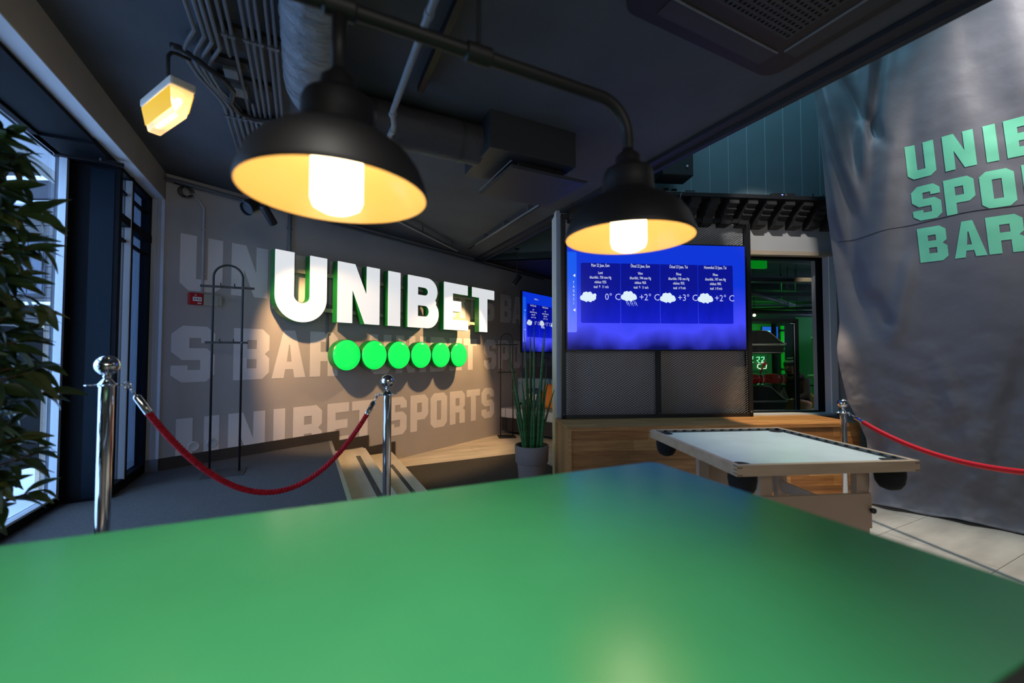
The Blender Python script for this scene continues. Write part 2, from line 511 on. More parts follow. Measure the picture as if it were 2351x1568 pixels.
# ------------------------------------------------------------------ block letters (octagonal lettering painted on the wall and banner)
def glyph(ch, x, y, wd, h, sf=0.365, kf=0.22):
    s_, k, c, n = sf * wd, kf * h, 0.20 * wd, 0.085 * h
    S = None
    H = []
    w_ = wd
    if ch == 'U':
        S = [(0, h), (s_, h), (s_, k), (w_ - s_, k), (w_ - s_, h), (w_, h), (w_, c), (w_ - c, 0), (c, 0), (0, c)]
    elif ch == 'N':
        S = [(0, 0), (0, h), (.38 * w_, h), (.67 * w_, .47 * h), (.67 * w_, h), (w_, h), (w_, 0), (.62 * w_, 0), (.33 * w_, .53 * h), (.33 * w_, 0)]
    elif ch == 'I':
        S = [(0, 0), (0, h), (w_, h), (w_, 0)]
    elif ch == 'B':
        S = [(0, 0), (0, h), (w_ - c, h), (w_, h - c), (w_, .5 * h + n), (w_ - n, .5 * h), (w_, .5 * h - n), (w_, c), (w_ - c, 0)]
        H = [[(s_, .6 * h), (w_ - s_, .6 * h), (w_ - s_, h - k), (s_, h - k)], [(s_, k), (w_ - s_, k), (w_ - s_, .4 * h), (s_, .4 * h)]]
    elif ch == 'E':
        S = [(0, 0), (0, h), (w_, h), (w_, h - k), (s_, h - k), (s_, .605 * h), (.93 * w_, .605 * h), (.93 * w_, .4 * h), (s_, .4 * h), (s_, k), (w_, k), (w_, 0)]
    elif ch == 'T':
        S = [(0, h), (w_, h), (w_, h - k), (w_ / 2 + s_ / 2, h - k), (w_ / 2 + s_ / 2, 0), (w_ / 2 - s_ / 2, 0), (w_ / 2 - s_ / 2, h - k), (0, h - k)]
    elif ch == 'S':
        S = [(a * w_, b * h) for a, b in ((0, .85), (.24, 1), (.80, 1), (1, .87), (1, .70), (.67, .70), (.67, .79), (.40, .79), (.40, .606), (.80, .606), (1, .48), (1, .13), (.80, 0), (.24, 0), (0, .13), (0, .30), (.37, .30), (.37, .215), (.66, .215), (.66, .393), (.24, .393), (0, .54))]
    elif ch == 'P':
        S = [(0, 0), (0, h), (w_ - c, h), (w_, h - c), (w_, .31 * h + c), (w_ - c, .31 * h), (s_, .31 * h), (s_, 0)]
        H = [[(s_, .52 * h), (w_ - s_, .52 * h), (w_ - s_, h - k), (s_, h - k)]]
    elif ch == 'O':
        S = [(0, c), (0, h - c), (c, h), (w_ - c, h), (w_, h - c), (w_, c), (w_ - c, 0), (c, 0)]
        H = [[(s_, k), (w_ - s_, k), (w_ - s_, h - k), (s_, h - k)]]
    elif ch == 'R':
        S = [(0, 0), (0, h), (w_ - c, h), (w_, h - c), (w_, .54 * h), (w_ - n, .455 * h), (w_, .38 * h), (w_, 0), (w_ - s_, 0), (w_ - s_, .34 * h), (s_, .34 * h), (s_, 0)]
        H = [[(s_, .55 * h), (w_ - s_, .55 * h), (w_ - s_, h - k), (s_, h - k)]]
    elif ch == 'A':
        S = [(0, 0), (.33 * w_, h), (.67 * w_, h), (w_, 0), (.66 * w_, 0), (.62 * w_, .18 * h), (.38 * w_, .18 * h), (.34 * w_, 0)]
        H = [[(.425 * w_, .34 * h), (.575 * w_, .34 * h), (.515 * w_, .70 * h), (.485 * w_, .70 * h)]]
    return [[(a + x, b + y) for a, b in l] for l in [S] + H]

# ================================================================== STRUCTURE
WX0, WX1 = -1.07, -1.155          # inner wall face and window plane on the entrance side
UP = 0.395                        # entrance platform level
CZ = 2.93                         # ceiling
WO = Vector((-1.07, 4.516, 0))    # corner where the lettered wall starts
WA = R(27.0)
TO = Vector((2.21, 3.228, 0))     # front left corner of the bench
TA = R(-21.3)
def wallY(x):
    return 4.516 + (x + 1.07) * math.tan(WA)
def T(x, y, z=0):
    return Vector((TO.x + x * math.cos(TA) - y * math.sin(TA), TO.y + x * math.sin(TA) + y * math.cos(TA), z))
def prism(poly, z0, z1):
    return MB().extrude([poly], lambda u, v, d: (u, v, d), z0, z1)

# floor
fl = struct(MB().box(-3, 11, -4.2, 11, -0.12, -0.006).build('floor', M['stone']))
for i in range(5):
    for j in range(11):
        x0, y0 = 1.03 + 1.2 * i - (0.6 if j % 2 else 0), 0.45 + 0.6 * j
        MB().box(max(x0, 1.03) + .002, x0 + 1.198, y0 + .002, y0 + .598, -0.012, 0).build('tile', M['stone'], fl)
# entrance platform and steps
PY = 1.50
pf = struct(prism([(-1.5, PY), (.31, PY), (.31, wallY(.31)), (-1.07, 4.516), (-1.5, 4.516)], 0, UP - .008).build('floor_platform', M['stone2']))
prism([(-1.40, PY), (.278, PY), (.278, wallY(.278) - .002), (-1.07, 4.51), (-1.40, 4.51)], UP - .008, UP).build('carpet', M['carpet'], pf)
MB().box(.282, .312, PY, wallY(.31) - .01, UP - .02, UP + .001).build('edge_trim', M['trim_al'], pf)
for k, (x0, x1, z, sx0, sx1, sy) in enumerate(((.312, .68, .27, .533, .578, 4.857), (.68, 1.03, .14, .884, .925, 4.837))):
    st = struct(prism([(x0, PY), (x1 - .01, PY), (x1 - .01, wallY(x1) - .01), (x0, wallY(x0) - .004)], 0, z - .02).build('trim_%d' % (k + 1), M['stone2']))
    ys = [PY] + [y for y in (1.65, 2.25, 2.85, 3.45, 4.05, 4.65, 5.25)] + [9]
    off = .0 if k == 0 else .22
    prev = PY
    for y in [1.65 + off + .6 * q for q in range(7)] + [9]:
        y1 = min(y, 9)
        ya, yb = prev + .0015, y1 - .0015
        pl = [(x0, ya), (x1, ya), (x1, min(yb, wallY(x1) - .004)), (x0, min(yb, wallY(x0) - .004))]
        if ya < wallY(x0) - .03:
            prism(pl, z - .02, z).build('tile', M['stone2'], st)
        prev = y
    MB().box(sx0, sx1, PY, sy, z, z + .002).build('grip_strip', M['strip'], st)

# window-side wall
wl = struct(MB().box(-1.75, WX0, -4.2, PY, 0, UP).box(-1.75, WX0, -4.2, PY, UP, 2.70).box(-1.75, WX0, -4.2, 4.62, 2.70, CZ).build('wall_left', M['plaster']))
MB().box(-1.62, WX0 + .0015, PY, 4.505, 2.694, 2.702).build('soffit', M['plaster_w'], wl)
struct(MB().box(-1.40, WX0, 4.505, 4.66, UP, CZ).build('wall_jamb', M['plaster_w']))
struct(MB().box(-1.16, WX0 + .001, 4.492, 4.506, UP, UP + .10).build('baseboard_left', M['basegrey']))
# lettered wall
we = struct(MB().box(-.05, 8.6, 0, .16, 0, CZ).build('wall_entrance', M['wallgrey']))
we.location = WO
we.rotation_euler = (0, 0, WA)
def wall_letters(spec, z):
    for ch, a, b in spec:
        MB().extrude(glyph(ch, a, z, b - a, .498), lambda u, v, d: (u, d, v), .002, -.0025).build('letter', M['print'], we)
U_ = [('U', .112, .436), ('N', .51, .834), ('I', .915, 1.029), ('B', 1.113, 1.43), ('E', 1.495, 1.763), ('T', 1.804, 2.116)]
S_ = [('S', 2.30, 2.62), ('P', 2.684, 3.003), ('O', 3.049, 3.376), ('R', 3.435, 3.763), ('T', 3.804, 4.122), ('S', 4.163, 4.49)]
B_ = [('B', 4.66, 4.98), ('A', 5.005, 5.345), ('R', 5.39, 5.71)]
sh = lambda l, d: [(c, a + d, b + d) for c, a, b in l]
wall_letters(U_ + S_ + B_[:2], 1.939)
wall_letters([('S', .064, .388), ('B', .542, .862), ('A', .890, 1.235), ('R', 1.285, 1.61)] + sh(U_ + S_, 1.925), 1.127)
wall_letters(U_ + S_, .314)
bb = MB().box(0, 1.635, -.014, 0, UP - .12, .495)
bb.box(1.55, 1.635, -.0141, 0, .27, .40).box(1.55, 2.03, -.0139, 0, .262, .383).box(1.96, 2.03, -.0142, 0, .13, .27).box(1.96, 2.43, -.0138, 0, .13, .239).box(2.36, 2.43, -.0143, 0, 0, .14)
o = struct(bb.build('baseboard_entrance', M['base']))
o.location = WO
o.rotation_euler = (0, 0, WA)
for a in (.24, .38):
    place(MB().lathe([(.044, 0), (.044, .008), (.038, .012), (.034, .010)], 24, mtx=Matrix.Rotation(R(90), 4, 'X')).mesh('cover_cap', M['white'], 'auto'), 'cover_cap', we, (a, -.0005, .556 if a < .3 else .562))

# ceilings
struct(prism([(-1.75, -4.2), (2.6, -4.2), (2.6, 6.75), (-1.75, 4.60)], CZ, 3.25).build('ceiling', M['ceil']))
struct(MB().box(2.47, 2.602, -4.2, 6.46, CZ - .03, CZ).box(2.56, 2.602, -4.2, 6.46, CZ - .055, CZ - .03).build('trim_3', M['ceil_edge']))
q1, q2, q3, q4 = (2.6, 6.46), (3.62, 5.70), tuple(T(.3, .87)[:2]), tuple(T(3.6, .87)[:2])
struct(prism([q1, q2, q3, q4, (11, 1.4), (11, 11), (2.6, 11)], CZ, 3.04).build('ceiling_far', M['dark']))
def vwall(name, p, q, z0, z1, th, m):
    o = struct(MB().box(0, (Vector(q) - Vector(p)).length, 0, th, z0, z1).build(name, m))
    o.location = (p[0], p[1], 0)
    o.rotation_euler = (0, 0, math.atan2(q[1] - p[1], q[0] - p[0]))
    return o
vwall('wall_far_upper', q1, q2, 2.93, 6, .08, M['teal'])
vwall('wall_far_return', q2, q3, 2.93, 6, .08, M['teal'])
struct(MB().box(2.5, 8, -4.2, 7, 6.0, 6.1).build('ceiling_atrium', M['teal']))
struct(MB().box(2.52, 2.6, -4.2, 6.5, 3.25, 6.0).build('wall_mezzanine', M['teal']))
struct(MB().box(-1.75, 8, -4.35, -4.2, 0, 6).build('wall_back', M['plaster']))
vwall('wall_right', (5.75, 2.7), (6.3, -4.2), 0, 6, .12, M['teal'])
vwall('added_light_divider', tuple(T(1.75, .87)[:2]), tuple((T(1.75, .87) + Vector((math.sin(R(40)), math.cos(R(40)), 0)) * 6)[:2]), 0, 2.93, .1, M['dark'])  # unseen divider added so the next room's green light stays in

vwall('wall_next_right', tuple(T(9.3, .70)[:2]), tuple(T(9.3, 5.0)[:2]), 0, 2.93, .1, M['dark'])
vwall('wall_next_front', tuple(T(3.5, .80)[:2]), tuple(T(9.4, .80)[:2]), 0, 2.93, .06, M['dark'])
vwall('wall_far_end', (6.45, 8.45), (8.15, 7.85), 0, 2.93, .1, M['wallgrey'])
# television wall with its opening to the next room
tw = struct(MB().box(0, 2.19, .62, .86, 0, 3.06).box(3.155, 3.62, .62, .86, 0, 3.06).box(2.19, 3.155, .62, .86, 2.50, 3.06).box(2.19, 3.155, .62, .86, 0, .69).build('wall_television', M['tvwall']))
tw.location = TO
tw.rotation_euler = (0, 0, TA)
MB().box(-.004, .0, .625, .86, .02, 3.05).build('end_board', M['column'], tw)
MB().box(2.13, 3.20, .595, .66, 2.495, 2.54).build('header', M['header'], tw)
MB().box(2.12, 3.16, .56, .88, .69, .712).build('sill', M['gasket'], tw)
MB().box(3.157, 3.24, .606, .62, .705, 2.495).build('jamb', M['column'], tw)
win1 = struct(thing('window_1', None, None, TO, TA))
MB().box(2.185, 2.205, .70, .76, .712, 2.5).box(3.12, 3.155, .70, .76, .712, 2.5).box(2.2, 3.13, .70, .76, 2.475, 2.5).box(2.2, 3.13, .70, .76, .712, .725).build('frame', M['frame'], win1)
# teal boarding above the shelf
tl = struct(MB().box(.2, 3.75, .69, .75, 3.06, 6.0).build('wall_upper', M['tealgap']))
tl.location = TO
tl.rotation_euler = (0, 0, TA)
for k in range(16):
    a = .22 + .2247 * k
    MB().box(a + .0035, a + .2212, .6865, .692, 3.062, 5.99).build('board', M['teal'], tl, bevel=.003)

# ------------------------------------------------------------------ glazing on the entrance side
w2 = struct(thing('window_2', None, None, (WX1, 0, UP)))
H2 = 2.70 - UP
fb = MB().box(-.06, .0, 3.80, 4.505, 0, .075).box(-.06, .0, 3.80, 4.505, H2 - .035, H2).box(-.06, 0, 3.80, 3.845, 0, H2).box(-.06, 0, 4.46, 4.505, 0, H2)
fb.box(-.06, .004, 4.03, 4.075, 0, H2).box(-.055, .004, 3.80, 4.505, 1.915, 1.975).box(-.045, -.02, 3.84, 4.46, 2.145, 2.165).box(-.045, -.02, 3.84, 4.46, 1.80, 1.82)
fb.build('frame', M['frame'], w2)
MB().box(-.03, .006, 4.018, 4.030, .07, H2 - .04).build('aluminium_strip', M['gasket'], w2)
MB().box(-.036, -.030, 3.84, 4.03, .07, H2 - .03).build('pane', M['glass'], w2)
MB().box(-.036, -.030, 4.07, 4.47, .07, H2 - .03).build('dark_pane', M['glassd'], w2)
tc = struct(MB().box(-1.45, WX1 + .006, 3.79, 3.84, UP, 2.70).box(-1.45, WX1 - .0, 3.40, 3.80, 2.655, 2.70).build('trim_4', M['frame']))
MB().box(-1.30, WX1 - .02, 3.786, 3.791, UP + .02, 2.64).build('gloss_panel', M['framegloss'], tc)
d1 = struct(thing('door_1', None, None, (-1.40, 0, UP)))
HD = 2.70 - UP
MB().box(-.06, 0, 3.745, 3.79, 0, HD).box(-.06, 0, 2.40, 2.44, 0, .02).box(-.06, 0, PY, 3.79, 0, .06).box(-.06, 0, PY, 3.79, HD - .045, HD).box(-.06, 0, PY, 1.56, 0, HD).box(0, .24, PY, 3.79, HD - .03, HD).build('frame', M['frame'], d1)
MB().box(-.03, .008, 3.715, 3.745, .06, HD - .045).box(-.04, .002, PY, 3.745, .055, .068).build('aluminium_strip', M['gasket'], d1)
MB().box(-.034, -.028, 1.56, 3.72, .06, HD - .05).build('pane', M['glass'], d1)
cl = MB().bar((.02, 3.52, HD - .10), (.235, 3.66, HD - .055), .018, .010).bar((.20, 3.62, HD - .055), (.29, 3.70, HD - .045), .03, .022)
cl.build('closer_arm', M['black'], d1)
# decals on the door glass
dc = MB()
for cy, cz, ry, rz in ((2.32, 2.02, .20, .17), (3.02, 1.86, .20, .065)):
    dc.extrude([[(cy + ry * math.cos(2 * PI * k / 28), cz + rz * math.sin(2 * PI * k / 28)) for k in range(28)]], lambda u, v, d: (d, u, v), -.0275, -.0262)
dc.build('white_decal', M['paper'], d1)
MB().extrude([[(2.2, 1.38), (3.38, 1.32), (2.2, 1.55)]], lambda u, v, d: (d, u, v), -.0275, -.0262).build('green_decal', M['greentri'], d1)
dl = MB()
for k, (a, b, z) in enumerate(((2.62, 2.95, 1.245), (2.60, 2.90, 1.215), (2.78, 2.98, 1.31), (2.9, 3.08, 1.62))):
    y = a
    while y < b:
        dl.box(-.0275, -.0262, y, y + .018, z, z + (.02 if k != 3 else .05))
        y += .026
dl.build('lettering_decal', M['paper'], d1)

# ================================================================== OUTSIDE
struct(MB().box(-40, -1.46, -10, 40, .20, .33).build('ground', M['snow']))
hs = thing('house', 'grey boarded building with snowy ledges across the street', 'building', (-5.4, 16.1, .3), R(-26.5))
MB().box(-14, 14, .1, 4, 0, 6.0).box(-14, 14, .3, 4, 6.0, 11.0).build('body', M['siding_d'], hs)
for k in range(18):
    MB().box(-14, 14, .03, .12, .30 * k + .01, .30 * k + .285).build('board', M['siding'], hs)
MB().box(-14.2, 14.2, -.25, .2, 5.5, 6.0).build('cornice', M['siding_d'], hs)
for z in (1.55, 2.48, 5.38):
    MB().box(-14, 14, -.16, .1, z, z + .085).build('ledge', M['snow'], hs)
MB().box(-14, 14, -.3, .3, 6.0, 6.12).box(-14.2, 14.2, .1, 4.2, 11.0, 11.15).build('snow_cover', M['snow'], hs)
for x in (-4.4, -1.9, .9, 3.2, 5.6):
    wf = MB().box(x - .5, x + .5, .0, .06, 2.75, 4.5).build('window', M['siding_d'], hs)
    MB().box(x - .43, x - .02, -.01, .0, 2.82, 4.43).box(x + .02, x + .43, -.01, .0, 2.82, 4.43).build('pane', M['winout'], wf)
sb = thing('sandwich_board', 'black board sign with pale wooden legs standing outside in the snow', 'sign', (-1.98, 4.30, .33), R(60))
MB().box(-.32, .32, -.012, .012, .18, 1.25).build('board', M['black'], sb)
for s in (-1, 1):
    MB().bar((s * .33, 0, 1.3), (s * .33, .0, 0), .035, .035).build('leg', M['header'], sb)
    MB().bar((s * .33, 0.03, 1.28), (s * .33, .55, 0), .035, .035, (1, 0, 0)).build('leg', M['header'], sb)

# ================================================================== ILLUMINATED SIGN ON THE LETTERED WALL
Wm = Matrix.Translation(WO) @ Matrix.Rotation(WA, 4, 'Z')
def W(x, y, z):
    return Wm @ Vector((x, y, z))
sg = thing('wall_sign', 'large white illuminated letters with green sides standing off the grey lettered wall', 'sign', WO, WA)
zt, zb = 2.412, 1.729
LET = [
    [[(.817, zt), (.817, 1.96)] + arc(1.0855, 1.96, .2685, .256, 180, 360, 20)[1:] + [(1.354, zt), (1.167, zt), (1.167, 1.975)] + arc(1.085, 1.975, .082, .073, 0, -180, 12)[1:] + [(1.003, zt)]],
    [[(1.48, zb), (1.48, zt), (1.696, zt), (1.85, 2.07), (1.85, zt), (2.03, zt), (2.03, zb), (1.828, zb), (1.664, 2.12), (1.664, zb)]],
    [[(2.156, zb), (2.156, zt), (2.341, zt), (2.341, zb)]],
    [[(2.463, zb), (2.463, zt), (2.79, zt)] + arc(2.79, 2.235, .19, .177, 90, -38, 12)[1:] + [(2.958, 2.09)] + arc(2.80, 1.927, .205, .198, 42, -90, 12),
     [(2.63, 2.17), (2.75, 2.17)] + arc(2.75, 2.222, .06, .052, -90, 90, 8)[1:] + [(2.63, 2.274)],
     [(2.63, 1.885), (2.76, 1.885)] + arc(2.76, 1.957, .065, .072, -90, 90, 8)[1:] + [(2.63, 2.029)]],
    [[(3.11, zb), (3.11, zt), (3.604, zt), (3.604, 2.265), (3.285, 2.265), (3.285, 2.155), (3.46, 2.155), (3.46, 2.0), (3.285, 2.0), (3.285, 1.882), (3.616, 1.882), (3.616, zb)]],
    [[(3.874, zb), (3.874, 2.263), (3.705, 2.263), (3.705, zt), (4.243, zt), (4.243, 2.263), (4.066, 2.263), (4.066, zb)]],
]
fxz = lambda u, v, d: (u, d, v)
for lp in LET:
    lb = MB().extrude(lp, fxz, -.10, -.192).build('letter', M['signside'], sg)
    MB().extrude(lp, fxz, -.1915, -.204).build('letter_face', M['signface'], lb, bevel=.004)
for z in (2.25, 1.86):
    MB().box(.86, 4.2, -.10, -.075, z - .02, z + .02).build('rail', M['cream'], sg)
rb = MB()
for x in (.9, 1.56, 2.25, 2.6, 3.2, 3.97):
    for z in (2.25, 1.86):
        rb.box(x - .02, x + .02, -.08, .002, z - .02, z + .02)
rb.build('bracket', M['cream'], sg)
ordn = ['first', 'second', 'third', 'fourth', 'fifth', 'sixth']
dotp = None
for k in range(6):
    t = thing('round_wall_light', 'green disc light, %s from left in the row below the white letters' % ordn[k], 'light', W(1.608 + .3634 * k, 0, 1.364), WA, 'green disc lights under the sign')
    if dotp is None:
        rx = Matrix.Rotation(R(90), 4, 'X')
        a = MB().lathe([(.177, .10), (.1775, .19), (.170, .197)], 48, mtx=rx).mesh('body', M['signside'], 'auto')
        b = MB().lathe([(.171, .196), (.168, .202), (.12, .2045), (.0, .206)], 48, mtx=rx, cap0=False, cap1=False).mesh('face', M['dotface'], True)
        c = MB().box(-.03, .03, -.11, .002, -.03, .03).mesh('mount', M['cream'])
        dotp = (a, b, c)
    place(dotp[0], 'body', t)
    place(dotp[1], 'face', t)
    place(dotp[2], 'mount', t)

# spots that light the sign
def spotlight(name, label, loc, aim, r=.033, ln=.14, top=None, lamp=None, group=None):
    t = thing(name, label, 'spotlight', loc, 0, group)
    d = (Vector(aim) - Vector(loc)).normalized()
    q = d.to_track_quat('Z', 'Y').to_matrix().to_4x4()
    MB().lathe([(r * .9, -ln / 2), (r, -ln / 2 + .006), (r, ln / 2), (r * .86, ln / 2), (r * .8, ln / 2 - .02)], 20, mtx=q).build('head', M['black'], t, 'auto')
    MB().lathe([(r * .8, ln / 2 - .019), (.001, ln / 2 - .018)], 16, mtx=q, cap0=False).build('lens', M['spotlens'] if lamp else M['charcoal'], t)
    if top is not None:
        MB().tube([(0, 0, 0), (0, 0, top - loc[2])], .007, 8).box(-.03, .03, -.018, .018, top - loc[2] - .025, top - loc[2]).build('stem', M['black'], t)
    if lamp:
        e, col, ang, bl = lamp
        light('sign_spot', 'SPOT', Vector(loc) + d * (ln / 2 + .01), e, col, aim, .028, spot=ang, blend=bl)
    return t
WARM = (1.0, 0.60, 0.27)
spotlight('track_spotlight', 'small black cylinder spotlight hanging left of the white letters under the lamp rim', W(.43, -.935, 2.50), W(2.0, 0, 1.0), r=.032, ln=.17, top=CZ, lamp=(165, WARM, 72, .5))
o = spotlight('track_spotlight', 'fat black ribbed spotlight partly behind the left rim of the large lamp shade', (-.375, 4.02, 2.60), (-1.0, 3.4, 2.0), r=.062, ln=.17, top=CZ)
spotlight('track_spotlight', 'small lit spotlight hanging right of the white letters near the far wall screen', W(3.86, -.935, 2.46), W(3.2, 0, 1.0), r=.035, ln=.17, top=CZ, lamp=(165, WARM, 84, .4))
tr = thing('ceiling_track', 'thin grey light track on the ceiling above the white letters', 'track', (0, 0, 0))
MB().bar((.30, 4.05, 2.845), (1.94, 5.62, 2.845), .03, .028).build('rail', M['pipel'], tr)
for a in (.15, .6, .93):
    p = Vector((.30, 4.05, 2.85)).lerp(Vector((1.94, 5.62, 2.85)), a)
    MB().tube([p, (p.x, p.y, CZ)], .004, 6).build('hanger', M['cable'], tr)

# alarm call point, junction box, wall conduits
t = thing('fire_alarm', 'red fire alarm call point on the lettered wall beside a cream box', 'alarm', W(.2235, 0, 1.868), WA)
MB().box(-.052, .052, -.045, .001, -.052, .052).build('body', M['red'], t, bevel=.006)
MB().box(-.026, .040, -.049, -.044, -.022, .016).build('window', M['paper'], t)
MB().box(.010, .038, -.0475, -.0445, -.044, -.034).box(-.012, -.0, -.0475, -.0445, .028, .036).build('print', M['paper'], t)
ic = MB().box(-.018, -.008, -.0505, -.0488, -.007, .001).box(.020, .030, -.0505, -.0488, -.007, .001)
ic.lathe([(.006, .0488), (.006, .0505)], 12, c=(.006, 0, -.003), mtx=Matrix.Rotation(R(90), 4, 'X')).build('symbol', M['navy'], t)
t = thing('junction_box', 'cream junction box to the right of the red alarm', 'box', W(.340, 0, 1.868), WA)
MB().box(-.058, .058, -.036, .001, -.055, .050).build('body', M['cream'], t, bevel=.005)
MB().box(.055, .088, -.030, .001, -.045, .046).build('side_entry', M['cream'], t, bevel=.004)
def conduit(label, pts, r, m, clips=()):
    t = thing('wall_conduit', label, 'conduit', WO, WA)
    MB().tube(pts, r, 10).build('tube', m, t, True)
    for z in clips:
        MB().box(pts[-1][0] - r - .006, pts[-1][0] + r + .006, -.03, .001, z - .008, z + .008).build('clip', m, t)
conduit('thin grey conduit running down the wall to the red alarm', [(.18, -.016, 2.86), (.20, -.016, 2.80), (.276, -.016, 2.70), (.276, -.016, 1.92)], .010, M['wallgrey'], (2.5, 2.1))
conduit('grey conduit running down the wall behind the top of the first white letter', [(1.035, -.02, 2.92), (1.035, -.02, 2.10)], .019, M['pipel'], (2.7, 2.45))
conduit('short grey conduit between the white letters and the first green disc', [(1.47, -.016, 1.95), (1.47, -.016, 1.42)], .012, M['pipel'], (1.62,))
t = tag(MB().tube([W(-.02, -.05, 2.87), W(.5, -.06, 2.86), W(1.3, -.05, 2.87), W(3.0, -.05, 2.87), W(6.0, -.05, 2.88)], .016, 8).build('cable_duct', M['pipe'], None, True), 'grey pipe along the top of the lettered wall', 'pipe')
t = MB()
for k in range(3):
    t.tube([W(.12 + .045 * math.cos(a) + .01 * k, -.03 - .012 * k, 2.80 + .045 * math.sin(a)) for a in [2 * PI * q / 18 for q in range(18)]], .004, 6)
t.tube([W(.05, -.02, 2.86), W(.12, -.03, 2.845)], .004, 6)
tag(t.build('cable_coil', M['cable'], None, True), 'small coil of black cable at the top left of the lettered wall', 'cable')

# ================================================================== STANCHIONS AND ROPES
def stanchion(label, loc, ang):
    t = thing('rope_stanchion', label, 'stanchion', loc, ang, 'chrome rope stanchions')
    place(STM[0], 'base', t)
    place(STM[1], 'post', t)
    c = place(STM[2], 'collar', t)
    place(STM[3], 'finial', t)
    for k in range(4):
        place(STM[4], 'hook_ring', c, (0, 0, 0), (0, 0, k * PI / 2))
    return t
STM = [
    MB().lathe([(.158, 0), (.160, .006), (.155, .012), (.09, .026), (.035, .034), (.0254, .05)], 40).mesh('base', M['chrome'], 'auto'),
    MB().lathe([(.0254, .03), (.0254, .843)], 28).mesh('post', M['chrome'], 'auto'),
    MB().lathe([(.028, .840), (.030, .846), (.032, .850), (.022, .862), (.013, .874)], 28).mesh('collar', M['chrome'], 'auto'),
    MB().lathe([(.013, .872), (.012, .880), (.015, .884), (.011, .888)] + [(.0428 * math.sin(R(a)), .930 - .0428 * math.cos(R(a))) for a in range(16, 181, 8)], 32, cap1=False).mesh('finial', M['chrome'], True),
    MB().tube([(.048 + .018 * math.cos(a), .014 * math.sin(a), .848) for a in [2 * PI * q / 14 for q in range(15)]], .0032, 6, cap=False).mesh('ring', M['chrome'], True),
]
sA = Vector((-.742, 2.368, UP))
sB = Vector((.492, 2.775, .27))
sC = Vector((4.385, 2.074, 0))
sD = Vector((3.70, .27, 0))
angAB = math.atan2(sB.y - sA.y, sB.x - sA.x)
angCD = math.atan2(sD.y - sC.y, sD.x - sC.x)
stanchion('chrome rope stanchion nearest the windows on the charcoal carpet', sA, angAB)
stanchion('chrome rope stanchion on the pale steps in front of the lettered wall', sB, angAB)
stanchion('chrome rope stanchion behind the pale game table, holding the smooth red rope', sC, angCD)
stanchion('chrome rope stanchion at the far right end of the smooth red rope', sD, angCD)
def rope(label, pa, pb, low, r, twisted, m, fit=.075):
    t = thing('barrier_rope', label, 'rope', (0, 0, 0))
    d = (pb - pa)
    d.z = 0
    d.normalize()
    a = pa + d * .066 + Vector((0, 0, .846))
    b = pb - d * .066 + Vector((0, 0, .846))
    N = 90
    sag = (a.z + b.z) / 2 - low
    P = [a.lerp(b, i / N) - Vector((0, 0, sag * 4 * (i / N) * (1 - i / N))) for i in range(N + 1)]
    def cut(l0):
        s, i = 0, 0
        while s < l0:
            s += (P[i + 1] - P[i]).length
            i += 1
        return i
    ia = cut(fit + .05)
    Q = P[ia:N + 1 - ia]
    if twisted:
        mb = MB()
        L = [0]
        for i in range(len(Q) - 1):
            L.append(L[-1] + (Q[i + 1] - Q[i]).length)
        M_ = 420
        for s in range(3):
            pts, j = [], 0
            for i in range(M_ + 1):
                l = L[-1] * i / M_
                while j < len(L) - 2 and L[j + 1] < l:
                    j += 1
                c = Q[j].lerp(Q[j + 1], (l - L[j]) / (L[j + 1] - L[j]))
                tg = (Q[j + 1] - Q[j]).normalized()
                sd = tg.cross(Vector((0, 0, 1))).normalized()
                up = sd.cross(tg)
                an = l / .048 * 2 * PI + s * 2 * PI / 3
                pts.append(c + (sd * math.cos(an) + up * math.sin(an)) * r * .60)
            mb.tube(pts, r * .52, 7)
        mb.build('cord', m, t, True)
    else:
        MB().tube(Q, r, 16).build('cord', m, t, True)
    for p0, p1, h in ((P[0], Q[0], Q[1]), (P[-1], Q[-1], Q[-2])):
        dd = (p1 - p0).normalized()
        s0 = p1 - dd * fit
        f = MB().tube([s0 - dd * .006, s0, s0 + dd * .004, p1 + (h - p1).normalized() * .012], [r * .5, r * .95, r * 1.12, r * 1.14], 16).build('end_sleeve', M['chrome'], t, 'auto')
        MB().tube([p0, s0], .0042, 8).tube([p0 + Vector((.012 * math.cos(q), 0, .014 * math.sin(q) - .004)) for q in [2 * PI * k / 12 for k in range(13)]], .0034, 6, cap=False).build('snap_hook', M['chrome'], f, True)
    return t
rope('braided red barrier rope hanging between the two nearer chrome stanchions', sA, sB, .645, .0135, True, M['rope'])
rope('smooth red barrier rope hanging in front of the dark grey banner', sC, sD, .635, .0185, False, M['rope2'])

# ================================================================== FOREGROUND TABLE
TBA = R(-3.0)
tb = thing('bar_table', 'high table with a plain green top in the foreground', 'table', (-.078, .564, 0), TBA)
def rrect(hx, hy, r, n=6):
    return arc(hx - r, hy - r, r, r, 0, 90, n) + arc(-hx + r, hy - r, r, r, 90, 180, n) + arc(-hx + r, -hy + r, r, r, 180, 270, n) + arc(hx - r, -hy + r, r, r, 270, 360, n)
prism(rrect(.950, .375, .03), 1.041, 1.068).build('edge_band', M['darkwood'], tb, bevel=.003)
prism(rrect(.949, .374, .03), 1.067, 1.071).build('tabletop', M['green'], tb, bevel=.0015)
for s in (-.6, .6):
    MB().lathe([(.24, 0), (.24, .008), (.05, .022), (.038, .03), (.038, 1.03)], 28, c=(s, 0, 0)).build('leg', M['black'], tb, 'auto')
    MB().box(s - .15, s + .15, -.25, .25, 1.028, 1.0415).build('top_bracket', M['black'], tb)

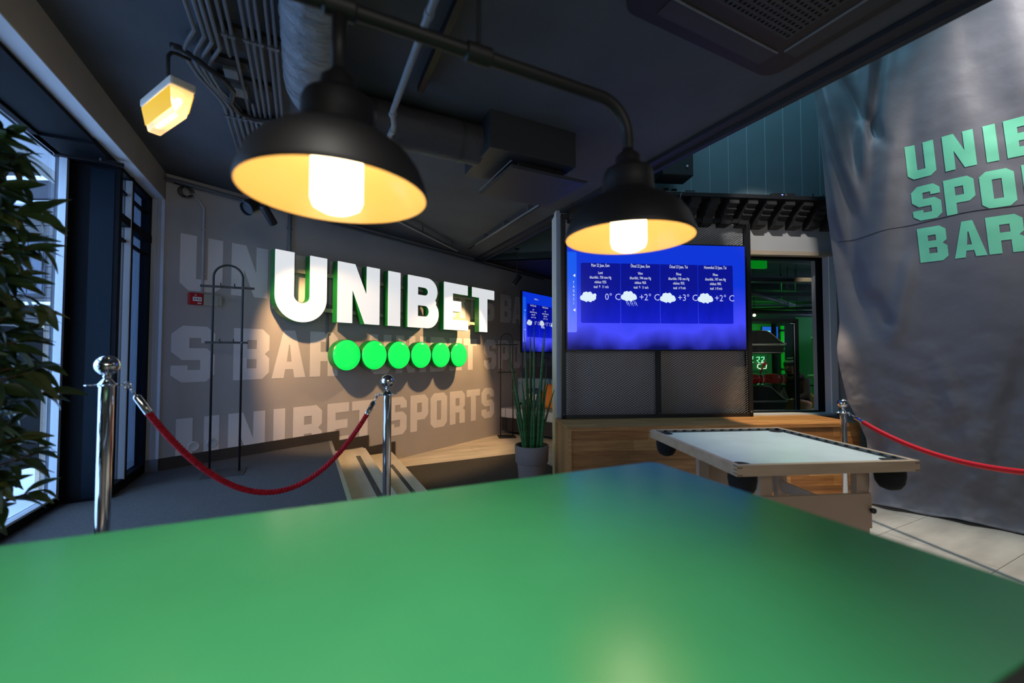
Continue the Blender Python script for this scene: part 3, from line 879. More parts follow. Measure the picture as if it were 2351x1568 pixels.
# ================================================================== PIPE PENDANT LAMP
pl = thing('pendant_light', 'black pipe pendant with two black enamel shades lit warm inside', 'lamp', (0, .936, 2.105))
MB().tube([(-1.2, 0, .0), (.75, 0, .0)] + [(.75 + .098 * math.sin(R(a)), 0, -.098 + .098 * math.cos(R(a))) for a in range(12, 91, 13)] + [(.848, 0, -.145)], .0165, 16).build('pipe', M['lampblk'], pl, 'auto')
for x in (.06, .375):
    MB().tube([(x - .034, 0, 0), (x - .03, 0, 0), (x + .03, 0, 0), (x + .034, 0, 0)], [.018, .023, .023, .018], 16).build('fitting', M['lampblk'], pl, 'auto')
for x in (.375, -.9):
    MB().tube([(x, 0, 0), (x, 0, CZ - 2.105)], 0.006, 10).lathe([(.035, CZ - 2.117), (.035, CZ - 2.105)], 16, c=(x, 0, 0)).build('hanger_rod', M['lampblk'], pl, 'auto')
SHO = [(.1825, 0), (.1845, .004), (.183, .012), (.179, .03), (.168, .058), (.150, .084), (.124, .106), (.098, .119), (.080, .127), (.0745, .138), (.0725, .165), (.071, .192), (.066, .203), (.050, .212), (.040, .218), (.0365, .226), (.035, .246), (.024, .256), (.0165, .262), (.0165, .268)]
SHI = [(.1815, .0005), (.176, .03), (.165, .057), (.147, .082), (.121, .103), (.095, .116), (.076, .125), (.06, .135), (.02, .136)]
for x, zr in ((.06, 1.700), (.848, 1.706)):
    z0 = zr - 2.105
    sh = MB().lathe(SHO, 56, c=(x, 0, z0), cap0=False).build('shade', M['lampblk'], pl, True, fix=False)
    MB().lathe(SHI, 56, c=(x, 0, z0), cap0=False).build('shade_lining', M['lampin'], sh, True)
    MB().lathe([(.026, .136), (.026, .112), (.016, .11)], 16, c=(x, 0, z0)).build('socket', M['white'], sh)
    MB().lathe([(.024, .120), (.046, .110), (.051, .095), (.051, -.008), (.046, -.022), (.028, -.032), (.002, -.034)], 28, c=(x, 0, z0)).build('bulb', M['bulb'], sh, True)
    if x == .06:
        MB().tube([(x, 0, z0 + .262), (x, 0, 0)], .0155, 14).build('stem', M['lampblk'], pl, True)

# ================================================================== CEILING SERVICES
XS = [-.322, -.263, -.234, -.205, -.165, -.137, -.292]
cd = 0
conduits = []
def ceil_conduit(label, pts, r, m, clips=()):
    t = thing('ceiling_conduit', label, 'conduit', (0, 0, 0), 0, 'grey conduits under the ceiling')
    MB().tube(pts, r, 8).build('tube', m, t, True)
    for y in clips:
        MB().box(pts[-1][0] - r - .004, pts[-1][0] + r + .004, y - .010, y + .010, pts[-1][2] - r - .003, CZ).build('clip', M['pipe'], t)
names = ['sixth', 'eighth', 'ninth', 'tenth', 'eleventh', 'twelfth', 'seventh']
for k, x in enumerate(XS):
    y0 = 2.95 if k == 6 else -3.5
    ceil_conduit('straight grey ceiling conduit, %s of the bundle counted from the window side' % names[k], [(x, y0, 2.895), (x, 4.62, 2.895)], .0088, M['pipe'], (2.35, 3.15, 3.95) if k != 6 else (3.15, 3.95))
ceil_conduit('short grey ceiling conduit, fifth from the window side, ending at the dark straps', [(-.353, -3.5, 2.895), (-.353, 2.52, 2.895)], .0088, M['pipe'], (2.35,))
for k, (xa, xb) in enumerate(((-.474, -.450), (-.440, -.417), (-.415, -.386), (-.387, -.353))):
    ya = 2.38 - .0 * k + .03 * k
    z = 2.892
    pts = [(xa, -3.5, z), (xa, ya - .02, z), (xa, ya, z), (xa - .050, ya + .10, z - .012), (xa - .075, ya + .17, z - .018), (xa - .070, ya + .24, z - .02), (xa - .052, ya + .36, z - .016), (xb - .010 - .030, ya + .47, z - .012), (xb - .012, ya + .58, z - .004), (xb, ya + .66, z), (xb, ya + .68, z), (xb, 4.58 - .01 * k, z)]
    ceil_conduit('grey ceiling conduit with a sideways jog, %s from the window side' % ordn[k], pts, .0095, M['pipe'], (3.15, 3.95))
for y, x0, x1 in ((2.34, -.37, -.10), (2.60, -.44, -.28), (2.76, -.44, -.18), (3.14, -.37, -.10)):
    tag(MB().box(x0, x1, y - .03, y + .03, 2.908, CZ).build('ceiling_strap', M['blackm']), 'dark strap across the ceiling conduits, %s from the photographer' % ordn[[2.34, 2.60, 2.76, 3.14].index(y)], 'strap', 'dark straps above the conduits')
tag(MB().box(-.40, -.335, 2.64, 2.72, 2.89, CZ).build('junction_box', M['pipel'], None, bevel=.004), 'small grey box on the ceiling between two dark straps', 'box')
tag(MB().box(-.385, -.31, 2.81, 2.90, 2.89, CZ).build('junction_box', M['pipel'], None, bevel=.004), 'small grey box on the ceiling beyond the dark straps', 'box')
tag(MB().tube([(-.585, 2.50, 2.86), (-.56, 2.53, 2.875), (-.52, 2.56, 2.87), (-.46, 2.60, 2.85), (-.40, 2.66, 2.845), (-.37, 2.78, 2.855), (-.40, 2.93, 2.865), (-.37, 3.04, 2.868), (-.30, 3.09, 2.870), (-.2, 3.07, 2.872), (-.10, 3.05, 2.874), (.0, 2.98, 2.875), (.06, 2.90, 2.878)], .014, 10).build('cable', M['cable'], None, True), 'thick black cable crossing under the ceiling conduits', 'cable')

du = thing('air_duct', 'round air duct with crinkled foil wrapping turning a corner under the ceiling', 'duct', (0, 0, 0))
DZ, DR = 2.775, .130
foil = MB()
random.seed(3)
def foilfn(u, v):
    y = -3.6 + 5.95 * v
    a = 2 * PI * u
    r = DR * (1 + .020 * math.sin(y * 46 + 3 * math.sin(a * 2 + y * 7)) * (.5 + .5 * math.sin(a * 3 + y * 3)) + .014 * math.sin(y * 85 + a * 3))
    return (.025 + r * math.cos(a), y, DZ + r * math.sin(a))
foil.grid(foilfn, 40, 420, True).build('wrapped_section', M['foil'], du, True)
el = [(.025 + .28 * (1 - math.cos(R(a))), 2.35 + .28 * math.sin(R(a)), DZ + .020 * a / 90) for a in range(0, 91, 9)]
MB().tube(el, DR * 1.005, 40).build('elbow', M['foil'], du, True)
MB().tube([(.30, 2.63, 2.795), (1.06, 2.63, 2.795)], .128, 36).build('dark_section', M['ductblk'], du, 'auto')
for x in (.36, .92):
    MB().tube([(x - .012, 2.63, 2.795), (x + .012, 2.63, 2.795)], .131, 36).build('band', M['charcoal'], du, 'auto')
bx = thing('air_diffuser', 'dark square air outlet box with a hanging cover plate under the ceiling', 'vent', (0, 0, 0))
MB().box(1.045, 1.70, 2.40, 2.865, 2.685, CZ).build('box', M['charcoal'], bx, bevel=.002)
MB().box(1.30, 1.66, 2.50, 2.80, 2.63, 2.686).build('neck', M['black'], bx)
MB().box(1.21, 1.825, 2.435, 2.99, 2.612, 2.625).box(1.222, 1.813, 2.447, 2.978, 2.608, 2.6125).build('cover_plate', M['charcoal'], bx, bevel=.002)
MB().bar((1.21, 2.432, 2.645), (1.21, 2.99, 2.645), .004, .006).build('edge_wire', M['pipel'], bx)
dp = thing('drain_pipe', 'slim grey pipe running below the dark duct with an offset near its end', 'pipe', (0, 0, 0))
PZ = 2.62
MB().tube([(.398, -3.5, PZ), (.398, 2.15, PZ), (.402, 2.19, PZ), (.43, 2.30, PZ), (.432, 2.36, PZ), (.428, 2.42, PZ), (.452, 2.50, PZ), (.450, 2.54, PZ), (.450, 2.95, PZ), (.450, 3.0, PZ + .03), (.450, 3.02, PZ + .31)], .0155, 12).build('tube', M['pipel'], dp, True)
for y in (1.48, 2.19, 2.36, 2.52):
    x = .398 if y < 2 else (.402 if y < 2.3 else .432 if y < 2.4 else .451)
    MB().tube([(x, y - .015, PZ), (x, y + .015, PZ)], .019, 12).build('coupling', M['pipel'], dp, 'auto')
for y in (1.0, -1.5):
    MB().tube([(.398, y, PZ), (.398, y, CZ)], .004, 6).build('hanger', M['cable'], dp)
tag(MB().box(.562, .598, -3.0, 2.33, 2.86, 2.90).box(.57, .59, -3.0, 2.30, 2.90, CZ).build('ceiling_track', M['black'], None, bevel=.003), 'black square ceiling track ending above the lamp pipe', 'track')
MBt = thing('ceiling_track', 'thin conduit with black cable along the ceiling edge near the white column', 'track', (0, 0, 0))
MB().tube([(2.10, 3.45, 2.87), (2.09, 5.31, 2.87)], .011, 8).build('tube', M['pipel'], MBt, True)
MB().tube([(2.125, 3.40, 2.88), (2.115, 5.6, 2.88)], .014, 8).build('cable', M['cable'], MBt, True)
for y in (3.8, 4.4, 5.0):
    MB().box(2.08, 2.14, y - .008, y + .008, 2.87, CZ).build('clip', M['pipe'], MBt)

# emergency exit light
em = thing('emergency_light', 'white box emergency light with a glowing yellow panel hanging from the ceiling by the windows', 'light', (-.59, 2.475, 2.475), R(-58.5))
prism([(-.18, -.05), (.18, -.05), (.18, .05), (-.18, .05)], .098, .136).build('housing', M['emw'], em, bevel=.010)
cv = MB().add([(-.172, -.046, .10), (.172, -.046, .10), (.172, .046, .10), (-.172, .046, .10), (-.148, -.026, -.022), (.148, -.026, -.022), (.148, .026, -.022), (-.148, .026, -.022)], [(0, 1, 2, 3), (4, 7, 6, 5), (0, 4, 5, 1), (1, 5, 6, 2), (2, 6, 7, 3), (3, 7, 4, 0)])
cv.build('cover', M['emc'], em, bevel=.006)
for s in (-1, 1):
    pm = MB()
    q = [(-.162, .0455, .090), (.162, .0455, .090), (.150, .0325, .006), (-.150, .0325, .006)]
    pm.add([(a, s * b, c) for a, b, c in q] + [(a, s * (b + .002), c) for a, b, c in q], [(0, 1, 2, 3), (4, 7, 6, 5), (0, 4, 5, 1), (1, 5, 6, 2), (2, 6, 7, 3), (3, 7, 4, 0)])
    pn = pm.build('sign_panel', M['emy'], em)
MB().tube([(-.12, 0, .055), (.13, 0, .055)], .010, 10).build('glow_tube', M['embulb'], em)
MB().tube([(0, 0, .13), (0, 0, .315), (.0, .012, .338), (.0, .035, .346), (.0, .09, .348)], .0085, 10).build('rod', M['cable'], em, True)

# cassette air conditioner
ac = thing('ceiling_air_conditioner', 'dark square cassette air conditioner with rounded corners set in the ceiling', 'air conditioner', (1.74, .86, CZ))
prism(rrect(.53, .53, .085), -.050, .0).build('panel', M['black'], ac, bevel=.012)
for k in range(4):
    mt = Matrix.Rotation(k * PI / 2, 4, 'Z')
    MB().box(-.36, .36, .385, .475, -.054, -.049, mt).build('louvre', M['charcoal'], ac, bevel=.002)
    MB().box(-.36, .36, .378, .383, -.058, -.049, mt).build('slot_edge', M['pipel'], ac)
MB().box(-.31, .31, -.31, .31, -.052, -.0495).build('grille_back', M['cable'], ac)
gr = MB()
n = 22
for i in range(n + 1):
    x = -.30 + .60 * i / n
    gr.box(x - .0065, x + .0065, -.307, .307, -.058, -.052)
    gr.box(-.307, .307, x - .0065, x + .0065, -.0585, -.0525)
tag(gr.build('grille', M['charcoal'], ac), None, None, None, 'stuff')

# ================================================================== COAT RACKS
def rack(label, loc, rot):
    t = thing('coat_rack', label, 'coat rack', loc, rot, 'black hoop coat racks')
    MB().box(-.145, .145, -.145, .125, 0, .008).build('base_plate', M['charcoal'], t, bevel=.002)
    hw = .103
    hoop = [(-hw, 0, .008), (-hw, 0, 1.62)] + [(-hw * math.cos(R(a)), 0, 1.62 + .103 * math.sin(R(a))) for a in range(10, 180, 10)] + [(hw, 0, 1.62), (hw, 0, .008)]
    MB().tube(hoop, .0085, 12).build('hoop', M['black'], t, True)
    for z, a in ((1.538, .189), (1.076, .150)):
        b = MB().bar((-a, -.012, z), (a, -.012, z), .014, .018).build('bar', M['black'], t)
        for x in (-.048, .048):
            MB().tube([(x, -.012, z), (x, -.03, z + .004), (x, -.034, z + .03)], .0045, 8).build('peg', M['black'], b)
        for x in (-hw, hw):
            MB().ball((x, -.021, z), .0035, 8, 6).build('screw', M['chrome'], b)
    return t
rack('black hoop coat rack on the charcoal carpet in front of the lettered wall', (-.563, 4.19, UP), 0)
rack('black hoop coat rack on the pale floor beside the far sofa', (3.075, 6.36, 0), R(-18))

# ================================================================== FLOOR MAT, SNAKE PLANT, LEAFY PLANT
tag(MB().box(1.045, 2.75, 2.4, 5.185, .0, .010).build('floor_mat', M['carpet2'], None, bevel=.003), 'dark brown carpet mat on the pale floor below the steps', 'mat')
PX, PYY = T(-.27, .63)[:2]
sp = thing('snake_plant', 'tall spear leaved green plant in a round taupe pot beside the wooden bench', 'plant', (PX, PYY, .010))
pr = [(.125, 0), (.135, .005), (.155, .22), (.168, .225), (.174, .235), (.180, .40), (.178, .408), (.166, .408), (.160, .36)]
MB().lathe(pr, 44, cap1=False).build('pot', M['pot'], sp, 'auto')
MB().lathe([(.162, .355), (.08, .365), (.001, .368)], 24, cap0=False, cap1=False).build('soil', M['soil'], sp, True)
random.seed(11)
spears = [(-.115, -.30, 1.50), (-.09, -.235, 1.08), (-.05, -.10, 1.62), (-.02, -.03, 1.72), (.0, .0, 1.66), (.03, .06, 1.60), (.055, .12, 1.26), (.09, .17, 1.72), (.10, .26, 1.12), (.12, .30, 1.00), (-.11, -.16, .92), (-.07, -.15, 1.18), (.02, .10, 1.05), (.07, .08, .98), (-.03, -.07, 1.22), (.04, .02, 1.32), (-.12, -.20, .80), (.125, .14, .86), (.0, -.02, .95), (.085, .19, 1.38), (-.045, -.05, .88)]
for k, (bx_, tx, h) in enumerate(spears):
    by = random.uniform(-.10, .07) * (1 if abs(bx_) < .09 else .4)
    ty = by * 1.6 + random.uniform(-.03, .03)
    N = 9
    pts, rs = [], []
    for i in range(N + 1):
        s = i / N
        x = bx_ * .8 + (tx - bx_ * .8) * (s ** 1.25)
        pts.append((x, by + (ty - by) * s, .34 + (h - .34) * s))
        rs.append(.0155 * (1 - s ** 2.4) * (1.0 + .12 * math.sin(5 * s + k)) + .0012)
    MB().tube(pts, rs, 8).build('leaf', M['snake'], sp, True)

LP = Vector((-1.0, 2.07, UP))
lp = thing('leafy_plant', 'bushy dark green leafy plant standing in front of the glass door', 'plant', LP)
MB().lathe([(.13, 0), (.15, .01), (.17, .26), (.165, .27), (.15, .26)], 32, cap1=False).build('pot', M['pot'], lp, 'auto')
MB().lathe([(.152, .25), (.001, .255)], 20, cap0=False, cap1=False).build('soil', M['soil'], lp)
MB().tube([(0, 0, .24), (.02, -.01, .6), (-.01, .02, 1.0), (.015, 0, 1.5), (0, 0, 1.78)], [.017, .016, .014, .011, .006], 10).build('stem', M['trunk'], lp, True)
def leaf_mesh(ln, wd, bend, m):
    vs, N = [], 6
    for i in range(N + 1):
        s = i / N
        ww = wd * (math.sin(PI * min(1, s * .93 + .04)) ** .85) * (1 - .35 * s)
        z = -bend * s * s * ln
        vs += [(s * ln, -ww / 2, z + .22 * ww), (s * ln, 0, z), (s * ln, ww / 2, z + .22 * ww)]
    fs = []
    for i in range(N):
        for j in range(2):
            a = i * 3 + j
            fs.append((a, a + 1, a + 4, a + 3))
    mb = MB()
    mb.v, mb.f = vs, fs
    return mb.mesh('leaf', m, True, fix=False)
LM = [leaf_mesh(.105, .044, .30, M['leaf']), leaf_mesh(.090, .040, .45, M['leaf']), leaf_mesh(.115, .044, .20, M['leaf2']), leaf_mesh(.075, .036, .5, M['leaf2'])]
LG = [([tuple(v.co) for v in m.vertices], [tuple(p.vertices) for p in m.polygons]) for m in LM]
random.seed(21)
twigs = MB()
inner = MB()
nl = 0
NB = 84
for b in range(NB):
    z0 = .42 + 1.32 * (b + random.random()) / NB
    az = b * 2.4 + random.uniform(-.4, .4)
    rr = random.uniform(.09, .17) * (1.0 if z0 < 1.45 else .85 - .5 * (z0 - 1.45)) * (1.15 if z0 < .9 else 1)
    d = Vector((math.cos(az), math.sin(az), .45))
    e = Vector((0, 0, z0)) + d * rr
    twigs.tube([(0, 0, z0), Vector((0, 0, z0)).lerp(e, .5) + Vector((0, 0, .012)), e], [.004, .0032, .002], 5)
    for q in range(11):
        s = .2 + .8 * q / 10
        p = Vector((0, 0, z0)).lerp(e, s)
        la = az + random.uniform(-1.5, 1.5) * (1.2 - .6 * s)
        pitch = random.uniform(-.95, .75)
        roll = random.uniform(-.9, .9)
        k = random.uniform(.8, 1.2)
        if q >= 7 and nl < 298:
            place(random.choice(LM), 'leaf', lp, p, (roll, -pitch, la), (k,) * 3)
            nl += 1
        else:
            g = random.choice(LG)
            mt = Matrix.Translation(p) @ Matrix.Rotation(la, 4, 'Z') @ Matrix.Rotation(-pitch, 4, 'Y') @ Matrix.Rotation(roll, 4, 'X')
            inner.add([mt @ (Vector(v) * k) for v in g[0]], g[1])
tag(inner.build('inner_foliage', M['leaf'], lp, True, fix=False), kind='stuff')
twigs.build('twigs', M['trunk'], lp, True)

# ================================================================== WOODEN BENCH
bn = thing('wooden_bench', 'long boxed wooden bench of joined boards under the big screen', 'bench', TO, TA)
WM = ['wood', 'wood2', 'wood3']
random.seed(5)
BL, BD, BH = 2.90, .60, .70
MB().box(.0, BL - .02, .03, BD, .0, .66).build('core', M['wood2'], bn)
for j in range(7):
    y0 = -.004 + .6 / 7 * j
    x = -.023
    first = True
    while x < BL - .01:
        ln = random.uniform(.55, 1.0) if not first else random.uniform(.3, .9)
        first = False
        x1 = min(BL, x + ln)
        MB().box(x + .0006, x1 - .0006, y0 + .0006, y0 + .6 / 7 - .0006, .668, .70 - .0004 * (j % 2)).build('plank', M[random.choice(['wood', 'wood3', 'wood'])], bn)
        x = x1
for j in range(6):
    z0 = .10 + .568 / 6 * j
    x = .012
    while x < BL - .01:
        x1 = min(BL, x + random.uniform(.35, .9))
        MB().box(x + .0006, x1 - .0006, .008, .03, z0 + .0006, z0 + .568 / 6 - .0006).build('plank', M[random.choice(WM)], bn)
        x = x1
MB().box(.01, BL, .02, .03, 0, .10).build('plinth', M['wood2'], bn)
for j in range(4):
    MB().box(-.023, .010, -.002 + .15 * j + .0006, -.002 + .15 * (j + 1) - .0006, .0, .667).build('end_board', M[['wood3', 'wood', 'wood3', 'wood2'][j]], bn)

# ================================================================== MESH SCREEN BEHIND THE TELEVISION
ms = thing('mesh_screen', 'black expanded metal mesh screen in a dark frame standing on the bench', 'screen', TO, TA)
FX0, FX1, FZ0, FZ1 = .030, 2.135, .702, 2.855
fr = MB().box(FX0, FX0 + .045, .50, .545, FZ0, FZ1).box(FX1 - .045, FX1, .50, .545, FZ0, FZ1).box(FX0, FX1, .50, .545, FZ1 - .045, FZ1).box(FX0, FX1, .50, .545, FZ0, FZ0 + .035)
fr.build('frame', M['black'], ms)
MB().box(1.055, 1.10, .498, .545, FZ0, FZ1).build('mullion', M['black'], ms)
MB().box(FX1 - .012, FX1 + .03, .545, .62, FZ0, FZ1 - .02).build('side_post', M['black'], ms)
for x in (FX0 + .022, 1.078, FX1 - .022):
    for z in (FZ0 + .05, FZ1 - .022):
        MB().ball((x, .497, z), .006, 8, 6).build('screw', M['chrome'], ms)
MB().box(FX0 + .02, FX1 - .02, .600, .615, FZ0, FZ1 - .02).build('brightening_sheet', M['meshback'], ms)  # pale sheet added behind the mesh to brighten it where light falls short
def mesh_panel(x0, x1, z0, z1):
    dw, dh = .0385, .0245
    mb = MB()
    nx, nz = int((x1 - x0) / dw) + 1, int((z1 - z0) / dh) + 1
    for i in range(nx):
        for j in range(nz):
            cx, cz = x0 + (i + .5) * dw, z0 + (j + .5) * dh
            if cx + dw / 2 > x1 + .02 or cz + dh / 2 > z1 + .012:
                continue
            # the four strands of one diamond, each a thin tilted strip
            t = .0026
            for sx, sz in ((-1, 1), (1, 1), (1, -1), (-1, -1)):
                p, q = (cx + sx * dw / 2, cz), (cx, cz + sz * dh / 2)
                mb.add([(p[0], .520, p[1] - t), (q[0], .520, q[1] - t), (q[0], .526, q[1] + t), (p[0], .526, p[1] + t)], [(0, 1, 2, 3)])
    return mb
for x0, x1, z0, z1 in ((FX0 + .045, 1.055, FZ0 + .035, 1.45), (1.10, FX1 - .045, FZ0 + .035, 1.45), (FX0 + .045, FX1 - .045, 2.50, FZ1 - .045)):
    tag(mesh_panel(x0, x1, z0, z1).build('mesh_panel', M['meshm'], ms, fix=False), kind='stuff')

# ================================================================== TELEVISIONS
def television(label, loc, rot):
    t = thing('television', label, 'television', loc, rot, 'wall screens with a weather forecast')
    Wd, Hd = 1.955, 1.118
    MB().box(-Wd / 2 - .012, Wd / 2 + .012, 0, .045, -Hd / 2 - .014, Hd / 2 + .012).build('bezel', M['bezel'], t, bevel=.003)
    MB().box(-.3, .3, .04, .075, -.22, .22).build('mount', M['charcoal'], t)
    scn = MB().box(-Wd / 2, Wd / 2, -.0015, .002, -Hd / 2, Hd / 2).build('screen', M['screen'], t)
    # picture: menu tab at the left edge, four forecast panels
    def rpoly(x0, x1, z0, z1, r, left=True):
        p = arc(x1 - r, z1 - r, r, r, 0, 90, 5) + ((arc(x0 + r, z1 - r, r, r, 90, 180, 5) + arc(x0 + r, z0 + r, r, r, 180, 270, 5)) if left else [(x0, z1), (x0, z0)]) + arc(x1 - r, z0 + r, r, r, 270, 360, 5)
        return p
    S = Wd / 2250.0                       # one zoomed picture pixel in metres; picture spans x 60..2310, y 75..1380
    X = lambda px: (px - 1185) * S
    Z = lambda py: (727 - py) * S * (Hd / 1305.0) / (Wd / 2250.0)
    fz = lambda u, v, d: (u, d, v)
    MB().extrude([rpoly(-Wd / 2, X(175), Z(1170), Z(190), .018, False)], fz, -.0016, -.0026).build('menu_panel', M['scrmenu'], t)
    xs = [222, 716, 1210, 1694, 2150]
    for k in range(4):
        if k in (0, 3):
            p = rpoly(X(xs[k] + 3), X(xs[k + 1] - 3), Z(1056), Z(322), .016)
        else:
            p = [(X(xs[k] + 3), Z(1056)), (X(xs[k + 1] - 3), Z(1056)), (X(xs[k + 1] - 3), Z(322)), (X(xs[k] + 3), Z(322))]
        MB().extrude([p], fz, -.0016, -.0026).build('forecast_panel', M['scrpanel'], t)
    def line(s, px, py, size, sx, m='txt', name='caption'):
        xf(text_mb(s, size, sx), X(px), -.0032, Z(py)).build(name, M[m], t)
    for k, c in enumerate('TAGASI'):
        line(c, 138, 567 + 50.5 * k, .040, .62)
    for py in (480, 900):
        MB().extrude([[(X(130), Z(py)), (X(158), Z(py + 20)), (X(158), Z(py - 20))]], fz, -.0030, -.0036).build('arrow', M['txt'], t)
    day = [('P\u00e4ev 22 Jaan, Esm', 'Lumi', '750', '92%', '\u2191  11 m/s', '0\u00b0 C'), ('\u00d5htul 22 Jaan, Esm', 'Vihm', '744', '96%', '\u2191  11 m/s', '+2\u00b0 C'),
           ('\u00d6\u00f6sel 23 Jaan, Tei', 'Pilves', '745', '95%', '\u2197 9 m/s', '+3\u00b0 C'), ('Hommikul 23 Jaan, Tei', 'Pilves', '747', '90%', '\u2197 8 m/s', '+2\u00b0 C')]
    for k, (a, b, c, d, e, f) in enumerate(day):
        cx = [466, 962, 1448, 1920][k]
        line(a, cx, 352, .046, .60)
        line(b, cx, 442, .042, .62)
        line('\u00f5hur\u00f5hk.: %s mm Hg' % c, cx, 500, .042, .62)
        line('niiskus: ' + d, cx, 556, .042, .62)
        line('tuul: ' + e, cx + 8, 614, .042, .62)
        line(f, [617, 1075, 1560, 2035][k], 738, .098, .93, 'txt2', 'temperature')
        icx = [318, 820, 1310, 1790][k]
        blobs = [(-70, 12, 34), (-35, -22, 40), (10, -18, 44), (55, 8, 38), (20, 22, 40), (-30, 24, 36), (75, -20 if k == 0 else 20, 22)]
        cb = MB()
        for q, (dx, dz, r) in enumerate(blobs):
            cb.extrude([[(X(icx + dx) + r * S * math.cos(2 * PI * j / 14) * (1 + .10 * math.sin(j * 3.1)), Z(738 + dz - (14 if k == 1 else 0)) + r * S * math.sin(2 * PI * j / 14) * (1 + .12 * math.cos(j * 2.3))) for j in range(14)]], fz, -.0030 - .0001 * q, -.0034 - .0001 * q)
        if k == 1:
            for j in range(6):
                x = X(icx - 45 + 24 * j)
                for q in range(2):
                    z = Z(775 + 24 * q + 10 * (j % 2))
                    cb.bar((x + .006 * q, -.0034, z), (x + .018 + .006 * q, -.0034, z - .032), .0004, .006, (0, 1, 0))
        elif k == 0:
            for j in range(7):
                cb.box(X(icx - 50 + 16 * j), X(icx - 50 + 16 * j) + .006, -.0036, -.003, Z(786 + 6 * (j % 2)), Z(780 + 6 * (j % 2)))
        cb.build('weather_icon', M['cloud'], t)
    return t
p = T(1.057, .455, 1.982)
television('large wall screen with a blue weather forecast in front of the black mesh', p, TA)
p = W(5.22 + .99, -.075, 1.985)
t2 = television('far wall screen with the same blue forecast, behind the tall spear plant', p, WA)
xf(text_mb('EHMSAE / ilm', .040, .62), -.52, -.0032, .45).build('caption', M['txt'], t2)

# ================================================================== SHELF AND CORBELS
sf = thing('wall_shelf', 'long black shelf on stepped brackets above the big screen', 'shelf', TO, TA)
MB().box(.04, 3.3, .31, .69, 3.018, 3.062).build('board', M['black'], sf, bevel=.004)
cp = [(.62, 3.018), (.335, 3.018), (.335, 2.968), (.362, 2.962), (.385, 2.952), (.385, 2.922), (.412, 2.916), (.432, 2.906), (.432, 2.876), (.460, 2.868), (.478, 2.855), (.500, 2.80), (.530, 2.785), (.62, 2.782)]
cme = MB().extrude([cp], lambda u, v, d: (d, u, v), -.054, .054).mesh('bracket', M['corbel'])
for k in range(16):
    x = 1.64 + .2105 * (k - 7)
    place(cme, 'bracket', sf, (x, 0, 0))
def TT(name, label, cat, x, y, z, mb, m, bevel=0, smooth=False):
    o = tag(mb.build(name, M[m], None, smooth, bevel), label, cat)
    o.location = T(x, y, z)
    o.rotation_euler = (0, 0, TA)
    return o
bxo = TT('set_top_box', 'flat black media box with a small blue light on the shelf', 'box', 2.43, .45, 3.062, MB().box(-.13, .13, -.09, .09, .004, .042).box(-.11, -.09, -.07, -.05, 0, .005).box(.09, .11, -.07, -.05, 0, .005).box(-.11, -.09, .05, .07, 0, .005).box(.09, .11, .05, .07, 0, .005), 'black', .004)
MB().box(-.03, -.012, -.0915, -.089, .016, .028).build('led', M['led'], bxo)
MB().box(.02, .024, -.0915, -.089, .014, .032).build('mark', M['white'], bxo)
TT('power_adapter', 'small grey power adapter among the cables on the shelf', 'adapter', 1.40, .42, 3.062, MB().box(-.045, .045, -.03, .03, 0, .05).box(-.02, .02, -.035, -.03, .01, .025), 'charcoal', .006)
TT('power_strip', 'black power strip with plugs on the shelf behind the right lamp', 'strip', 1.22, .46, 3.062, MB().box(-.12, .12, -.03, .03, 0, .045).box(-.09, -.04, -.025, .025, .045, .085).box(.0, .05, -.025, .025, .045, .08), 'black', .004)
random.seed(9)
def shelf_cable(label, x0, x1, amp, r, m, drop=None):
    pts = []
    n = 26
    for i in range(n + 1):
        s = i / n
        pts.append(T(x0 + (x1 - x0) * s, .42 + .05 * math.sin(s * 9 + x0 * 7), 3.062 + r + amp * abs(math.sin(s * 11 + x0 * 3))))
    if drop:
        pts = [T(x0 - .10, .305, 2.93), T(x0 - .08, .30, 3.02), T(x0 - .04, .33, 3.085)] + pts
    tag(MB().tube(pts, r, 6).build('cable', M[m], None, True), label, 'cable')
shelf_cable('black cable looped along the shelf from the power adapter to the middle', 1.46, 2.05, .018, .005, 'cable')
shelf_cable('thin white cable along the shelf, lying across to the media box', 1.5, 2.3, .004, .003, 'paper')
shelf_cable('black cable on the shelf right of the media box', 2.56, 2.85, .012, .004, 'cable')
shelf_cable('thin grey cable hanging over the shelf edge above the right lamp', 1.32, 1.42, .01, .003, 'pipel', True)
TT('network_box', 'small dark box with antennas at the right end of the shelf', 'router', 2.92, .42, 3.062, MB().box(-.07, .07, -.05, .05, 0, .03).bar((-.05, .04, .02), (-.075, .04, .09), .008, .008).bar((.05, .04, .02), (.06, .04, .085), .008, .008), 'black', .002)
spk = TT('loudspeaker', 'black wedge loudspeaker above the shelf by the ceiling edge', 'speaker', 1.23, .46, 3.40, MB().extrude([[(-.13, -.16), (.10, -.16), (.15, -.02), (.15, .16), (-.13, .16)]], lambda u, v, d: (d, u, v), -.17, .17), 'blackm', .008)
MB().box(-.015, .015, .1, .18, -.03, .03).build('bracket', M['black'], spk)
MB().lathe([(.012, 0), (.012, .004)], 12, c=(.1, -.132, -.06), mtx=Matrix.Rotation(R(90), 4, 'X')).build('badge', M['white'], spk)

